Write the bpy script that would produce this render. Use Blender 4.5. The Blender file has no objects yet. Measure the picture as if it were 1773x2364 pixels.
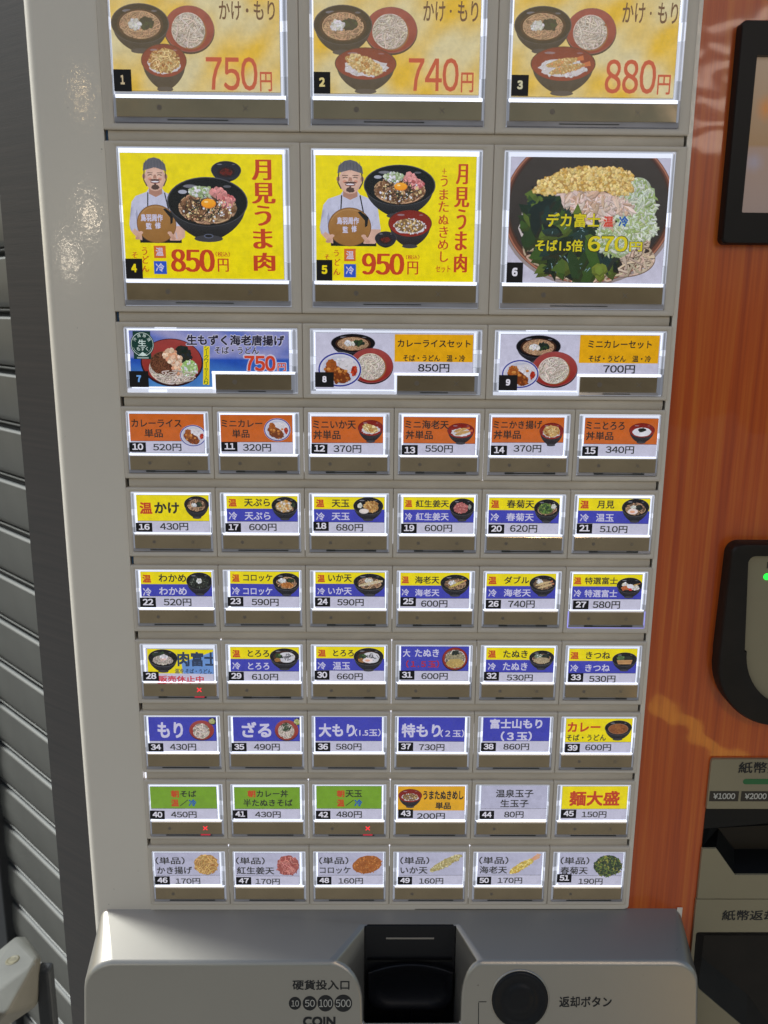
import bpy, bmesh, math, random
from mathutils import Vector, Matrix
from mathutils.geometry import delaunay_2d_cdt
R_ = math.radians
sc = bpy.context.scene
COL = sc.collection

# ------------------------------------------------------------------ camera, world, light, exposure
cam_d = bpy.data.cameras.new('camera')
cam = bpy.data.objects.new('camera', cam_d); COL.objects.link(cam)
rt = Vector((0.99991546, -0.01011639, 0.00816889)); up = Vector((-0.00564642, 0.22809287, 0.97362301)); fw = Vector((0.01171281, 0.97358682, -0.22801647))
cam.matrix_world = Matrix(((rt.x, up.x, -fw.x, 0.16687), (rt.y, up.y, -fw.y, -0.57249), (rt.z, up.z, -fw.z, -0.09935), (0, 0, 0, 1)))
cam_d.sensor_fit = 'VERTICAL'; cam_d.sensor_height = 32.0; cam_d.lens = 2004.0 / 2364.0 * 32.0
cam_d.clip_start = 0.02; cam_d.clip_end = 500
cam_d.dof.use_dof = True; cam_d.dof.focus_distance = 0.60; cam_d.dof.aperture_fstop = 11.0
sc.camera = cam
SUN_EL, SUN_ROT = R_(32), R_(250)
w = bpy.data.worlds.new('World'); sc.world = w; w.use_nodes = True
nt = w.node_tree; bg = nt.nodes['Background']
sky = nt.nodes.new('ShaderNodeTexSky'); sky.sky_type = 'NISHITA'; sky.sun_disc = False
sky.sun_elevation = SUN_EL; sky.sun_rotation = SUN_ROT; sky.dust_density = 3.0; sky.air_density = 1.5
nt.links.new(sky.outputs[0], bg.inputs[0]); bg.inputs[1].default_value = 0.09
sl = bpy.data.lights.new('sun', 'SUN'); so = bpy.data.objects.new('sun', sl); COL.objects.link(so)
sl.energy = 5.0; sl.angle = R_(12); sl.color = (0.95, 1.0, 0.98)
sd = Vector((-0.62, 0.225, 0.75)).normalized()          # towards the sun: daylight comes in from the left
so.rotation_euler = sd.to_track_quat('Z', 'Y').to_euler()
sky.sun_rotation = math.atan2(sd.x, sd.y); sky.sun_elevation = math.asin(sd.z)
for nm, pos, rad, pw, colr in (('lamp_a', (-0.84, -2.43, 0.19), 0.022, 0.5, (1.0, 0.82, 0.60)), ('lamp_b', (-0.98, -2.38, 0.06), 0.020, 0.38, (1.0, 0.84, 0.64)), ('lamp_c', (-0.82, -2.36, 0.55), 0.014, 0.22, (1.0, 0.70, 0.36)), ('lamp_d', (0.9, -2.6, 1.3), 0.08, 5.0, (1.0, 0.78, 0.52))):
    ld = bpy.data.lights.new(nm, 'AREA'); ld.shape = 'DISK'; ld.size = rad * 2; ld.energy = pw; ld.color = colr      # shop lamps whose glints show on the panel
    lo_ = bpy.data.objects.new(nm, ld); COL.objects.link(lo_); lo_.location = pos
    lo_.rotation_euler = (Vector(pos) - Vector((0.2, 0, -0.2))).to_track_quat('Z', 'Y').to_euler()
for i in range(6):      # lit slats of the shop window opposite, seen mirrored in the lacquered wood front
    ld = bpy.data.lights.new('window_strip', 'AREA'); ld.shape = 'RECTANGLE'; ld.size = 0.62; ld.size_y = 0.034; ld.energy = 0.60; ld.color = (1.0, 0.80, 0.66)
    lo_ = bpy.data.objects.new('window_strip', ld); COL.objects.link(lo_); lo_.location = (1.56, -2.55, 0.46 + i * 0.080)
    lo_.rotation_euler = (Vector((1.56, -2.55, 0.7)) - Vector((0.36, 0, 0.05))).to_track_quat('Z', 'Y').to_euler()
ld = bpy.data.lights.new('streak_lamp', 'AREA'); ld.shape = 'RECTANGLE'; ld.size = 0.34; ld.size_y = 0.035; ld.energy = 0.16; ld.color = (1.0, 0.56, 0.06)   # added lamp that makes the yellow streak mirrored low in the wood
lo_ = bpy.data.objects.new('streak_lamp', ld); COL.objects.link(lo_); lo_.location = (0.885, -1.03, -0.985)
_n = (Vector((0.84, -1.05, -0.95)) - Vector((0.40, 0, -0.39))).normalized(); _x = Vector((0.17, 0.02, -0.14)).normalized(); _y = _n.cross(_x).normalized(); _x = _y.cross(_n)
lo_.rotation_euler = Matrix((_x, _y, _n)).transposed().to_euler()
sc.view_settings.view_transform = 'Standard'; sc.view_settings.look = 'None'
sc.view_settings.exposure = 0.0; sc.view_settings.gamma = 1.0
sc.render.engine = 'CYCLES'
sc.cycles.use_denoising = True; sc.cycles.max_bounces = 8; sc.cycles.transparent_max_bounces = 12
sc.cycles.sample_clamp_indirect = 4.0; sc.cycles.caustics_reflective = False; sc.cycles.caustics_refractive = False

# ------------------------------------------------------------------ materials
def lin(c):
    c = c / 255.0
    return c / 12.92 if c <= 0.04045 else ((c + 0.055) / 1.055) ** 2.4
def L(r, g, b): return (lin(r), lin(g), lin(b))
def mat(name, col, rough=0.5, metal=0.0, bump=0.0, bscale=60, var=0.0, vscale=8, coat=0.0, spec=0.5, emis=None, estr=0.0, dirt=0.0, rvar=0.0, stretch=(1, 1, 1)):
    m = bpy.data.materials.new(name); m.use_nodes = True
    t = m.node_tree; N = t.nodes; K = t.links; p = N['Principled BSDF']
    p.inputs['Base Color'].default_value = (*col, 1); p.inputs['Roughness'].default_value = rough
    p.inputs['Metallic'].default_value = metal; p.inputs['Coat Weight'].default_value = coat
    p.inputs['Coat Roughness'].default_value = 0.08; p.inputs['Specular IOR Level'].default_value = spec
    tc = N.new('ShaderNodeTexCoord'); mp = N.new('ShaderNodeMapping'); mp.inputs['Scale'].default_value = stretch
    K.new(tc.outputs['Object'], mp.inputs[0]); src = mp.outputs[0]
    if var > 0 or dirt > 0:
        n = N.new('ShaderNodeTexNoise'); n.inputs['Scale'].default_value = vscale; n.inputs['Detail'].default_value = 6
        K.new(src, n.inputs['Vector'])
        r = N.new('ShaderNodeMapRange'); r.inputs[1].default_value = 0.3; r.inputs[2].default_value = 0.7
        r.inputs[3].default_value = 1 - var; r.inputs[4].default_value = 1 + var
        K.new(n.outputs[0], r.inputs[0])
        mx = N.new('ShaderNodeMix'); mx.data_type = 'RGBA'; mx.blend_type = 'MULTIPLY'; mx.inputs[0].default_value = 1
        mx.inputs[6].default_value = (*col, 1); K.new(r.outputs[0], mx.inputs[7]); out = mx.outputs[2]
        if dirt > 0:      # small specks of grime
            v = N.new('ShaderNodeTexNoise'); v.inputs['Scale'].default_value = vscale * 28; v.inputs['Detail'].default_value = 2
            K.new(src, v.inputs['Vector'])
            v2 = N.new('ShaderNodeMapRange'); v2.inputs[1].default_value = 0.76; v2.inputs[2].default_value = 0.80
            v2.inputs[3].default_value = 0; v2.inputs[4].default_value = dirt; K.new(v.outputs[0], v2.inputs[0])
            m2 = N.new('ShaderNodeMix'); m2.data_type = 'RGBA'; m2.inputs[7].default_value = (0.03, 0.025, 0.02, 1)
            K.new(v2.outputs[0], m2.inputs[0]); K.new(out, m2.inputs[6]); out = m2.outputs[2]
        K.new(out, p.inputs['Base Color'])
    if rvar > 0:
        n = N.new('ShaderNodeTexNoise'); n.inputs['Scale'].default_value = vscale * 2.3; n.inputs['Detail'].default_value = 5
        K.new(src, n.inputs['Vector'])
        r = N.new('ShaderNodeMapRange'); r.inputs[1].default_value = 0.3; r.inputs[2].default_value = 0.7
        r.inputs[3].default_value = max(0.02, rough - rvar); r.inputs[4].default_value = rough + rvar
        K.new(n.outputs[0], r.inputs[0]); K.new(r.outputs[0], p.inputs['Roughness'])
    if bump > 0:
        n = N.new('ShaderNodeTexNoise'); n.inputs['Scale'].default_value = bscale; n.inputs['Detail'].default_value = 3
        K.new(src, n.inputs['Vector'])
        b = N.new('ShaderNodeBump'); b.inputs['Strength'].default_value = bump; b.inputs['Distance'].default_value = 0.001
        K.new(n.outputs[0], b.inputs['Height']); K.new(b.outputs[0], p.inputs['Normal']); K.new(b.outputs[0], p.inputs['Coat Normal'])
    if emis:
        p.inputs['Emission Color'].default_value = (*emis, 1); p.inputs['Emission Strength'].default_value = estr
    return m
def attr_mat(name, base_k, estr, rough, mottle=0.0, mscale=500, coat=0.0, spec=0.5):
    m = bpy.data.materials.new(name); m.use_nodes = True
    t = m.node_tree; N = t.nodes; K = t.links; p = N['Principled BSDF']
    a = N.new('ShaderNodeAttribute'); a.attribute_name = 'ink'
    s = N.new('ShaderNodeMix'); s.data_type = 'RGBA'; s.blend_type = 'MULTIPLY'; s.inputs[0].default_value = 1
    s.inputs[7].default_value = (base_k, base_k, base_k, 1); K.new(a.outputs['Color'], s.inputs[6])
    K.new(s.outputs[2], p.inputs['Base Color']); out = a.outputs['Color']
    if mottle > 0:
        tc = N.new('ShaderNodeTexCoord'); n = N.new('ShaderNodeTexNoise'); n.inputs['Scale'].default_value = mscale
        n.inputs['Detail'].default_value = 5; n.inputs['Roughness'].default_value = 0.65
        K.new(tc.outputs['Object'], n.inputs['Vector'])
        r = N.new('ShaderNodeMapRange'); r.inputs[1].default_value = 0.3; r.inputs[2].default_value = 0.7
        r.inputs[3].default_value = 1 - mottle; r.inputs[4].default_value = 1 + mottle; K.new(n.outputs[0], r.inputs[0])
        q = N.new('ShaderNodeMix'); q.data_type = 'RGBA'; q.blend_type = 'MULTIPLY'; q.inputs[0].default_value = 1
        K.new(out, q.inputs[6]); K.new(r.outputs[0], q.inputs[7]); out = q.outputs[2]
    K.new(out, p.inputs['Emission Color']); p.inputs['Emission Strength'].default_value = estr
    p.inputs['Roughness'].default_value = rough; p.inputs['Coat Weight'].default_value = coat; p.inputs['Specular IOR Level'].default_value = spec
    return m
def pane_mat():
    m = bpy.data.materials.new('clear_acrylic_sheet'); m.use_nodes = True
    t = m.node_tree; N = t.nodes; K = t.links; N.remove(N['Principled BSDF'])
    tr = N.new('ShaderNodeBsdfTransparent'); tr.inputs[0].default_value = (0.985, 0.985, 0.985, 1)
    gl = N.new('ShaderNodeBsdfGlossy'); gl.inputs['Roughness'].default_value = 0.07
    fr = N.new('ShaderNodeFresnel'); fr.inputs[0].default_value = 1.45
    tc = N.new('ShaderNodeTexCoord'); n = N.new('ShaderNodeTexNoise'); n.inputs['Scale'].default_value = 90; n.inputs['Detail'].default_value = 2
    b = N.new('ShaderNodeBump'); b.inputs['Strength'].default_value = 0.10; b.inputs['Distance'].default_value = 0.001
    K.new(tc.outputs['Object'], n.inputs['Vector']); K.new(n.outputs[0], b.inputs['Height']); K.new(b.outputs[0], gl.inputs['Normal'])
    mx = N.new('ShaderNodeMixShader'); K.new(fr.outputs[0], mx.inputs[0]); K.new(tr.outputs[0], mx.inputs[1]); K.new(gl.outputs[0], mx.inputs[2])
    K.new(mx.outputs[0], N['Material Output'].inputs[0])
    return m
def wood_mat(name, axis, cols, rough, stretch, scale, coat=0.0, blaze=False):
    m = bpy.data.materials.new(name); m.use_nodes = True
    t = m.node_tree; N = t.nodes; K = t.links; p = N['Principled BSDF']
    tc = N.new('ShaderNodeTexCoord'); mp = N.new('ShaderNodeMapping'); mp.inputs['Scale'].default_value = stretch
    K.new(tc.outputs['Object'], mp.inputs[0])
    n = N.new('ShaderNodeTexNoise'); n.inputs['Scale'].default_value = scale; n.inputs['Detail'].default_value = 8; n.inputs['Roughness'].default_value = 0.6
    K.new(mp.outputs[0], n.inputs['Vector'])
    r = N.new('ShaderNodeValToRGB'); e = r.color_ramp.elements
    e[0].position = 0.28; e[0].color = (*cols[0], 1); e[1].position = 0.74; e[1].color = (*cols[2], 1)
    q = e.new(0.5); q.color = (*cols[1], 1)
    K.new(n.outputs[0], r.inputs[0]); out = r.outputs[0]
    K.new(out, p.inputs['Base Color'])
    n2 = N.new('ShaderNodeTexNoise'); n2.inputs['Scale'].default_value = scale * 6; n2.inputs['Detail'].default_value = 3
    K.new(mp.outputs[0], n2.inputs['Vector'])
    b = N.new('ShaderNodeBump'); b.inputs['Strength'].default_value = 0.12; b.inputs['Distance'].default_value = 0.0006
    K.new(n2.outputs[0], b.inputs['Height']); K.new(b.outputs[0], p.inputs['Normal'])
    p.inputs['Roughness'].default_value = rough; p.inputs['Coat Weight'].default_value = coat; p.inputs['Coat Roughness'].default_value = 0.04
    n3 = N.new('ShaderNodeTexNoise'); n3.inputs['Scale'].default_value = 32; n3.inputs['Detail'].default_value = 1
    b3 = N.new('ShaderNodeBump'); b3.inputs['Strength'].default_value = 0.30; b3.inputs['Distance'].default_value = 0.001
    K.new(tc.outputs['Object'], n3.inputs['Vector']); K.new(n3.outputs[0], b3.inputs['Height']); K.new(b3.outputs[0], p.inputs['Coat Normal'])
    return m
M = {}
M['cream'] = mat('ivory_painted_steel', (0.85, 0.785, 0.685), 0.30, bump=0.062, bscale=300, var=0.03, vscale=6, coat=0.6, dirt=0.5)
M['bezel'] = mat('beige_plastic', (0.72, 0.65, 0.555), 0.42, bump=0.04, bscale=900, var=0.05, vscale=14, dirt=0.6)
M['strip'] = mat('beige_strip_plastic', (0.66, 0.59, 0.49), 0.5, bump=0.05, bscale=700, var=0.16, vscale=18, dirt=0.8, stretch=(1, 1, 3))
M['gap'] = mat('dark_gap_rubber', (0.02, 0.022, 0.026), 0.7)
M['bar'] = mat('smoked_mirror_plastic', (0.39, 0.305, 0.19), 0.13, metal=0.45, var=0.10, vscale=30, bump=0.03, bscale=40, rvar=0.05)
M['lip'] = mat('grey_clear_plastic', (0.34, 0.33, 0.35), 0.18, var=0.35, vscale=60, stretch=(0.3, 1, 2))
M['slot'] = mat('dark_slot', (0.025, 0.03, 0.03), 0.3)
M['tag'] = mat('black_film', (0.016, 0.015, 0.018), 0.45, spec=0.3)
M['print'] = attr_mat('backlit_print', 0.35, 0.84, 0.5, mottle=0.12, mscale=260, spec=0.1)
M['ink'] = attr_mat('backlit_ink', 0.35, 0.82, 0.5, spec=0.1)
M['glow'] = attr_mat('lit_clear_plastic', 0.35, 1.0, 0.2)
M['pane'] = pane_mat()
M['hidden'] = mat('faint_symbol', (0.20, 0.165, 0.13), 0.3)
M['red'] = mat('red_led', (0.5, 0.02, 0.02), 0.4, emis=(1.0, 0.03, 0.05), estr=1.15)
M['silver'] = mat('silver_metallic_paint', (0.44, 0.415, 0.37), 0.33, metal=0.75, bump=0.05, bscale=2500, var=0.03, vscale=9, dirt=0.3)
M['black'] = mat('black_moulded_plastic', (0.007, 0.0075, 0.010), 0.38, bump=0.05, bscale=1500, spec=0.3)
M['black_gloss'] = mat('black_gloss_plastic', (0.006, 0.006, 0.006), 0.30, var=0.2, spec=0.25)
M['frame'] = mat('black_bezel_plastic', (0.006, 0.005, 0.005), 0.42, spec=0.25)
M['brownblack'] = mat('brown_black_plastic', (0.012, 0.009, 0.007), 0.45, var=0.3, vscale=40, spec=0.3)
M['plate'] = mat('ivory_plate', (0.30, 0.26, 0.165), 0.45, var=0.05, vscale=10, dirt=0.3)
M['ink_dark'] = mat('dark_lettering', (0.012, 0.012, 0.014), 0.5)
M['ink_light'] = mat('pale_lettering', (0.62, 0.60, 0.54), 0.5)
M['label_box'] = mat('brown_label_ink', (0.035, 0.028, 0.02), 0.5)
M['green'] = mat('green_ink', (0.02, 0.16, 0.05), 0.4)
M['led'] = mat('green_led', (0.0, 0.5, 0.05), 0.4, emis=(0.02, 1.0, 0.06), estr=1.6)
M['leak'] = mat('white_backlight', (0.6, 0.6, 0.7), 0.4, emis=(0.85, 0.88, 1.0), estr=1.1)
M['blue'] = mat('blue_edge_tape', (0.03, 0.10, 0.22), 0.5)
M['orange_wood'] = wood_mat('orange_wood_film', 2, (L(172, 62, 15), L(204, 88, 22), L(222, 120, 38)), 0.32, (1, 1, 0.018), 200, coat=0.5)
M['dark_wood'] = wood_mat('dark_wood_film', 0, ((0.026, 0.025, 0.026), (0.036, 0.032, 0.032), (0.050, 0.042, 0.040)), 0.45, (0.05, 0.05, 2.2), 150)
M['shutter'] = mat('painted_shutter_slat', (0.092, 0.092, 0.083), 0.42, var=0.24, vscale=7, dirt=0.7, bump=0.1, bscale=30)
M['shutter_dark'] = mat('shutter_joint_dark', (0.03, 0.035, 0.035), 0.5)
M['dark_metal'] = mat('dark_guide_metal', (0.012, 0.014, 0.018), 0.6)
M['latch'] = mat('pale_worn_metal', (0.13, 0.132, 0.122), 0.4, var=0.15, vscale=25, dirt=0.9, bump=0.15, bscale=60)
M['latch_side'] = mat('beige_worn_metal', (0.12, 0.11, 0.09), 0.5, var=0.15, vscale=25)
M['ground'] = mat('grey_pavement', (0.16, 0.155, 0.145), 0.8, var=0.2, vscale=3, bump=0.3, bscale=80)

# ------------------------------------------------------------------ object helpers
def link(name, me, parent=None, loc=(0, 0, 0)):
    o = bpy.data.objects.new(name, me); COL.objects.link(o); o.location = loc
    if parent is not None: o.parent = parent
    return o
def thing(name, label, cat, loc=(0, 0, 0), group=None):
    o = bpy.data.objects.new(name, None); COL.objects.link(o); o.location = loc; o.empty_display_size = 0.01
    o['label'] = label; o['category'] = cat
    if group: o['group'] = group
    return o
class MB:
    def __init__(s): s.v = []; s.f = []; s.c = []
    def face(s, pts, col=None):
        i = len(s.v); s.v += [tuple(p) for p in pts]; s.f.append(list(range(i, i + len(pts))))
        if col is not None: s.c += [col] * len(pts)
    def box(s, x0, x1, y0, y1, z0, z1, col=None, back=True):
        i = len(s.v)
        s.v += [(x0, y0, z0), (x1, y0, z0), (x1, y0, z1), (x0, y0, z1), (x0, y1, z0), (x1, y1, z0), (x1, y1, z1), (x0, y1, z1)]
        s.f += [[i, i + 1, i + 2, i + 3], [i + 1, i + 5, i + 6, i + 2], [i + 4, i, i + 3, i + 7], [i + 3, i + 2, i + 6, i + 7], [i + 4, i + 5, i + 1, i]]
        if back: s.f.append([i + 5, i + 4, i + 7, i + 6])
        if col is not None: s.c += [col] * 8
    def loft(s, loops, close=True):
        i0 = len(s.v); n = len(loops[0])
        for lp in loops: s.v += [tuple(p) for p in lp]
        for k in range(len(loops) - 1):
            for j in range(n if close else n - 1):
                a = i0 + k * n + j; b = i0 + k * n + (j + 1) % n
                s.f.append([a, b, b + n, a + n])
    def mesh(s, name, m, smooth=False):
        me = bpy.data.meshes.new(name); me.from_pydata(s.v, [], s.f)
        if s.c:
            at = me.attributes.new('ink', 'FLOAT_COLOR', 'POINT')
            flat = []
            for c in s.c: flat += [c[0], c[1], c[2], 1.0]
            at.data.foreach_set('color', flat)
        me.materials.append(m)
        if smooth:
            me.polygons.foreach_set('use_smooth', [True] * len(me.polygons))
        me.update(); return me
def bevel(o, w_, seg=3, ang=30):
    b = o.modifiers.new('bevel', 'BEVEL'); b.width = w_; b.segments = seg; b.limit_method = 'ANGLE'; b.angle_limit = R_(ang)
    b.harden_normals = False
    return o
def smooth(o, ang=35):
    me = o.data; me.polygons.foreach_set('use_smooth', [True] * len(me.polygons))
    me.set_sharp_from_angle(angle=R_(ang)); return o
def rrect(x0, z0, x1, z1, r, n=5):     # x0<x1, z0<z1, counter-clockwise seen from the front (-Y)
    out = []
    for cx, cz, a0 in ((x1 - r, z0 + r, -90), (x1 - r, z1 - r, 0), (x0 + r, z1 - r, 90), (x0 + r, z0 + r, 180)):
        for i in range(n + 1):
            a = R_(a0 + 90.0 * i / n); out.append((cx + r * math.cos(a), cz + r * math.sin(a)))
    return out
def extrude_poly(poly, y0, y1, bvl=0.0):      # poly in (x, z); front at y0
    mb = MB(); n = len(poly)
    mb.face([(x, y0, z) for x, z in poly])
    mb.face([(x, y1, z) for x, z in reversed(poly)])
    mb.v = [(x, y0, z) for x, z in poly] + [(x, y1, z) for x, z in poly]
    mb.f = [list(range(n)), list(range(2 * n - 1, n - 1, -1))]
    for j in range(n):
        k = (j + 1) % n; mb.f.append([k, j, n + j, n + k])
    return mb

# ------------------------------------------------------------------ text as flat print
_cache = {}
def glyphs(body, bold=0.0):
    key = (body, bold)
    if key in _cache: return _cache[key]
    if body[0] == '#':      # digits set close together
        v, f, x = [], [], 0.0
        for ch in body[1:]:
            full = chr(ord(ch) + 0xFEE0) if ch.isdigit() else {'¥': '￥'}.get(ch, ch)
            gv, gf, gb = glyphs(full); i = len(v); w_ = .60 if ch.isdigit() else .66 if ch == '¥' else 1.0
            off = x + w_ / 2 - ((gb[0] + gb[2]) / 2 if w_ < 1 else .5)
            v += [(p[0] + off, p[1]) for p in gv]; f += [[i + k for k in q] for q in gf]; x += w_
        xs = [p[0] for p in v]; ys = [p[1] for p in v]; _cache[key] = (v, f, (min(xs), min(ys), max(xs), max(ys))); return _cache[key]
    c = bpy.data.curves.new('t', 'FONT'); c.body = body; c.size = 1; c.resolution_u = 3; c.offset = bold
    o = bpy.data.objects.new('t', c); COL.objects.link(o)
    dg = bpy.context.evaluated_depsgraph_get(); ev = o.evaluated_get(dg); me = ev.to_mesh()
    v = [(p.co.x, p.co.y) for p in me.vertices]; f = [list(p.vertices) for p in me.polygons]
    ev.to_mesh_clear(); bpy.data.objects.remove(o); bpy.data.curves.remove(c)
    xs = [p[0] for p in v]; ys = [p[1] for p in v]; bb = (min(xs), min(ys), max(xs), max(ys))
    _cache[key] = (v, f, bb); return _cache[key]
def put_text(mb, body, x0, z0, x1, z1, y, col=None, bold=0.0, clip=None, halo=0.0, rot=0.0, xonly=False):
    """fit the ink box of body to x0..x1, z0(bottom)..z1(top); weight comes from slightly shifted copies"""
    v, f, bb = glyphs(body)
    b = bold if not halo else 0.0
    sx = (x1 - x0) / max(1e-6, bb[2] - bb[0] + 2 * b); sz = (z1 - z0) / max(1e-6, bb[3] - bb[1] + (0 if xonly else 2 * b))
    cx, cz = (x0 + x1) / 2, (z0 + z1) / 2; ca, sa = math.cos(rot), math.sin(rot); mx, mz = (bb[0] + bb[2]) / 2, (bb[1] + bb[3]) / 2
    if bold <= 0: sh = [(0, 0)]
    elif xonly: sh = [(-bold, 0), (-bold * .35, 0), (bold * .35, 0), (bold, 0)]
    elif halo: sh = [(bold * math.cos(R_(t)), bold * math.sin(R_(t))) for t in range(0, 360, 45)]
    else: sh = [(-bold, -bold), (bold, -bold), (bold, bold), (-bold, bold)] + ([(0, 0)] if bold > .02 else [])
    for n_, (hx, hz) in enumerate(sh):
        i = len(mb.v)
        for p in v:
            X = cx + (p[0] - mx + hx) * sx; Zz = cz + (p[1] - mz + hz) * sz
            if rot: X, Zz = cx + (X - cx) * ca - (Zz - cz) * sa, cz + (X - cx) * sa + (Zz - cz) * ca
            if clip: X = min(max(X, clip[0]), clip[2]); Zz = min(max(Zz, clip[1]), clip[3])
            mb.v.append((X, y - n_ * 1e-6, Zz))
        mb.f += [[i + k for k in q] for q in f]
        if col is not None: mb.c += [col] * len(v)

# ------------------------------------------------------------------ printed pictures (flat ink shapes, millimetres, y down)
def mixc(a, b, t): return tuple(a[i] * (1 - t) + b[i] * t for i in range(3))
def jit(c, a, rnd):
    k = 1 + rnd.uniform(-a, a); return tuple(max(0, x * k * (1 + rnd.uniform(-a, a) * 0.3)) for x in c)
class Art:
    def __init__(s, clip, seed, y0=0.00145, budget=0.0006, step=2e-6):
        s.P = []; s.clip = clip; s.rnd = random.Random(seed); s.y0 = y0; s.budget = budget; s.step = step; s.wash = None
    def poly(s, pts, col, cols=None):
        data = [(p[0], p[1], (cols[i] if cols else col)) for i, p in enumerate(pts)]
        x0, y0, x1, y1 = s.clip
        for ax, lim, sg in ((0, x0, 1), (0, x1, -1), (1, y0, 1), (1, y1, -1)):
            if not data: return
            out = []
            for i in range(len(data)):
                a = data[i - 1]; b = data[i]
                da = (a[ax] - lim) * sg; db = (b[ax] - lim) * sg
                if (da >= 0) != (db >= 0):
                    t = da / (da - db); out.append((a[0] + (b[0] - a[0]) * t, a[1] + (b[1] - a[1]) * t, mixc(a[2], b[2], t)))
                if db >= 0: out.append(b)
            data = out
        if len(data) >= 3: s.P.append(data)
    def ell(s, cx, cy, rx, ry, col, n=36, a0=0, a1=360, top=None):
        pts = []; cols = []
        for i in range(n):
            a = R_(a0 + (a1 - a0) * i / (n if a1 - a0 == 360 else n - 1))
            pts.append((cx + rx * math.cos(a), cy + ry * math.sin(a)))
            cols.append(mixc(col, top, (1 - math.sin(a)) / 2) if top else col)
        s.poly(pts, col, cols)
    def ring(s, cx, cy, rx, ry, w, col, n=40, a0=0, a1=360):
        for i in range(n):
            a = R_(a0 + (a1 - a0) * i / n); b = R_(a0 + (a1 - a0) * (i + 1) / n)
            s.poly([(cx + rx * math.cos(a), cy + ry * math.sin(a)), (cx + rx * math.cos(b), cy + ry * math.sin(b)),
                    (cx + (rx - w) * math.cos(b), cy + (ry - w) * math.sin(b)), (cx + (rx - w) * math.cos(a), cy + (ry - w) * math.sin(a))], col)
    def ribbon(s, pts, w, col):
        for i in range(len(pts) - 1):
            (ax, ay), (bx, by) = pts[i], pts[i + 1]; dx, dy = bx - ax, by - ay; d = math.hypot(dx, dy) or 1e-6
            nx, ny = -dy / d * w / 2, dx / d * w / 2; ex, ey = dx / d * w * .2, dy / d * w * .2
            s.poly([(ax + nx - ex, ay + ny - ey), (bx + nx + ex, by + ny + ey), (bx - nx + ex, by - ny + ey), (ax - nx - ex, ay - ny - ey)], col)
    def strand(s, cx, cy, rx, ry, w, col, dark, ln=0.8, seg=6, curl=2.2):
        r = s.rnd; a = r.uniform(0, 6.283); q = math.sqrt(r.random()) * 0.92
        x, y = cx + rx * q * math.cos(a), cy + ry * q * math.sin(a); h = r.uniform(0, 6.283); k = r.uniform(-curl, curl)
        pts = [(x, y)]; st = ln * min(rx, ry) / seg
        for i in range(seg):
            h += k / seg + r.uniform(-.2, .2); x += math.cos(h) * st; y += math.sin(h) * st
            ex, ey = (x - cx) / rx, (y - cy) / ry; d = math.hypot(ex, ey)
            if d > 1: x, y = cx + rx * ex / d, cy + ry * ey / d
            pts.append((x, y))
        c = jit(col, .26, r)
        s.ribbon([(px + w * .35, py + w * .45) for px, py in pts], w, dark); s.ribbon(pts, w, c)
    def noodles(s, cx, cy, rx, ry, col, n=60, w=None, dark=None, ln=1.2):
        w = w or min(rx, ry) * (0.062 if n > 80 else 0.075); dark = mixc(col, dark, .85) if dark else mixc(col, (0.02, 0.015, 0.01), .72)
        s.rough(cx, cy, rx, ry, mixc(col, (0.02, 0.012, 0.008), .80 if n <= 40 else .6), .04)
        for i in range(n): s.strand(cx, cy, rx, ry, w, col, dark, ln)
    def rough(s, cx, cy, rx, ry, col, j=.1, n=26, rot=0):
        pts = []
        for i in range(n):
            a = 6.2832 * i / n; k = 1 + s.rnd.uniform(-j, j); X, Y = rx * k * math.cos(a), ry * k * math.sin(a)
            pts.append((cx + X * math.cos(rot) - Y * math.sin(rot), cy + X * math.sin(rot) + Y * math.cos(rot)))
        s.poly(pts, col)
    def crumbs(s, cx, cy, rx, ry, pal, n, size, rot=0, sh=True, j=.1, base=None, el=1.0):
        r = s.rnd
        if base is not False: s.rough(cx, cy, rx, ry, base or mixc(pal[0], (0.05, 0.03, 0.02), .3), j, rot=rot)
        for i in range(n):
            a = r.uniform(0, 6.283); q = math.sqrt(r.random()); X, Y = rx * q * math.cos(a), ry * q * math.sin(a)
            x = cx + X * math.cos(rot) - Y * math.sin(rot); y = cy + X * math.sin(rot) + Y * math.cos(rot)
            sz = size * r.uniform(.5, 1.3); c = jit(r.choice(pal), .15, r); h = r.uniform(0, 3.14)
            k = 6; pts = []
            for t in range(k):
                b = 6.283 * t / k; rr = sz * r.uniform(.7, 1.1); ux, uy = rr * el * math.cos(b), rr * math.sin(b) / el
                pts.append((x + ux * math.cos(h) - uy * math.sin(h), y + ux * math.sin(h) + uy * math.cos(h)))
            if sh: s.poly([(px + sz * .18, py + sz * .32) for px, py in pts], mixc(c, (0.03, 0.02, 0.01), .42))
            s.poly(pts, c)
    def rod(s, x0, y0, x1, y1, w, pal, n=50, tail=None):
        d = math.hypot(x1 - x0, y1 - y0); rot = math.atan2(y1 - y0, x1 - x0); cx, cy = (x0 + x1) / 2, (y0 + y1) / 2
        if tail:
            ux, uy = (x1 - x0) / d, (y1 - y0) / d; nx, ny = -uy, ux
            s.poly([(x1 - ux * w * .4 + nx * w * .22, y1 - uy * w * .4 + ny * w * .22), (x1 + ux * w * .9 + nx * w * .34, y1 + uy * w * .9 + ny * w * .34),
                    (x1 + ux * w * .9 - nx * w * .34, y1 + uy * w * .9 - ny * w * .34), (x1 - ux * w * .4 - nx * w * .22, y1 - uy * w * .4 - ny * w * .22)], tail)
        s.crumbs(cx, cy, d / 2, w / 2, pal, int(n * 1.6), w * .12, rot=rot, j=.07)
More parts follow.
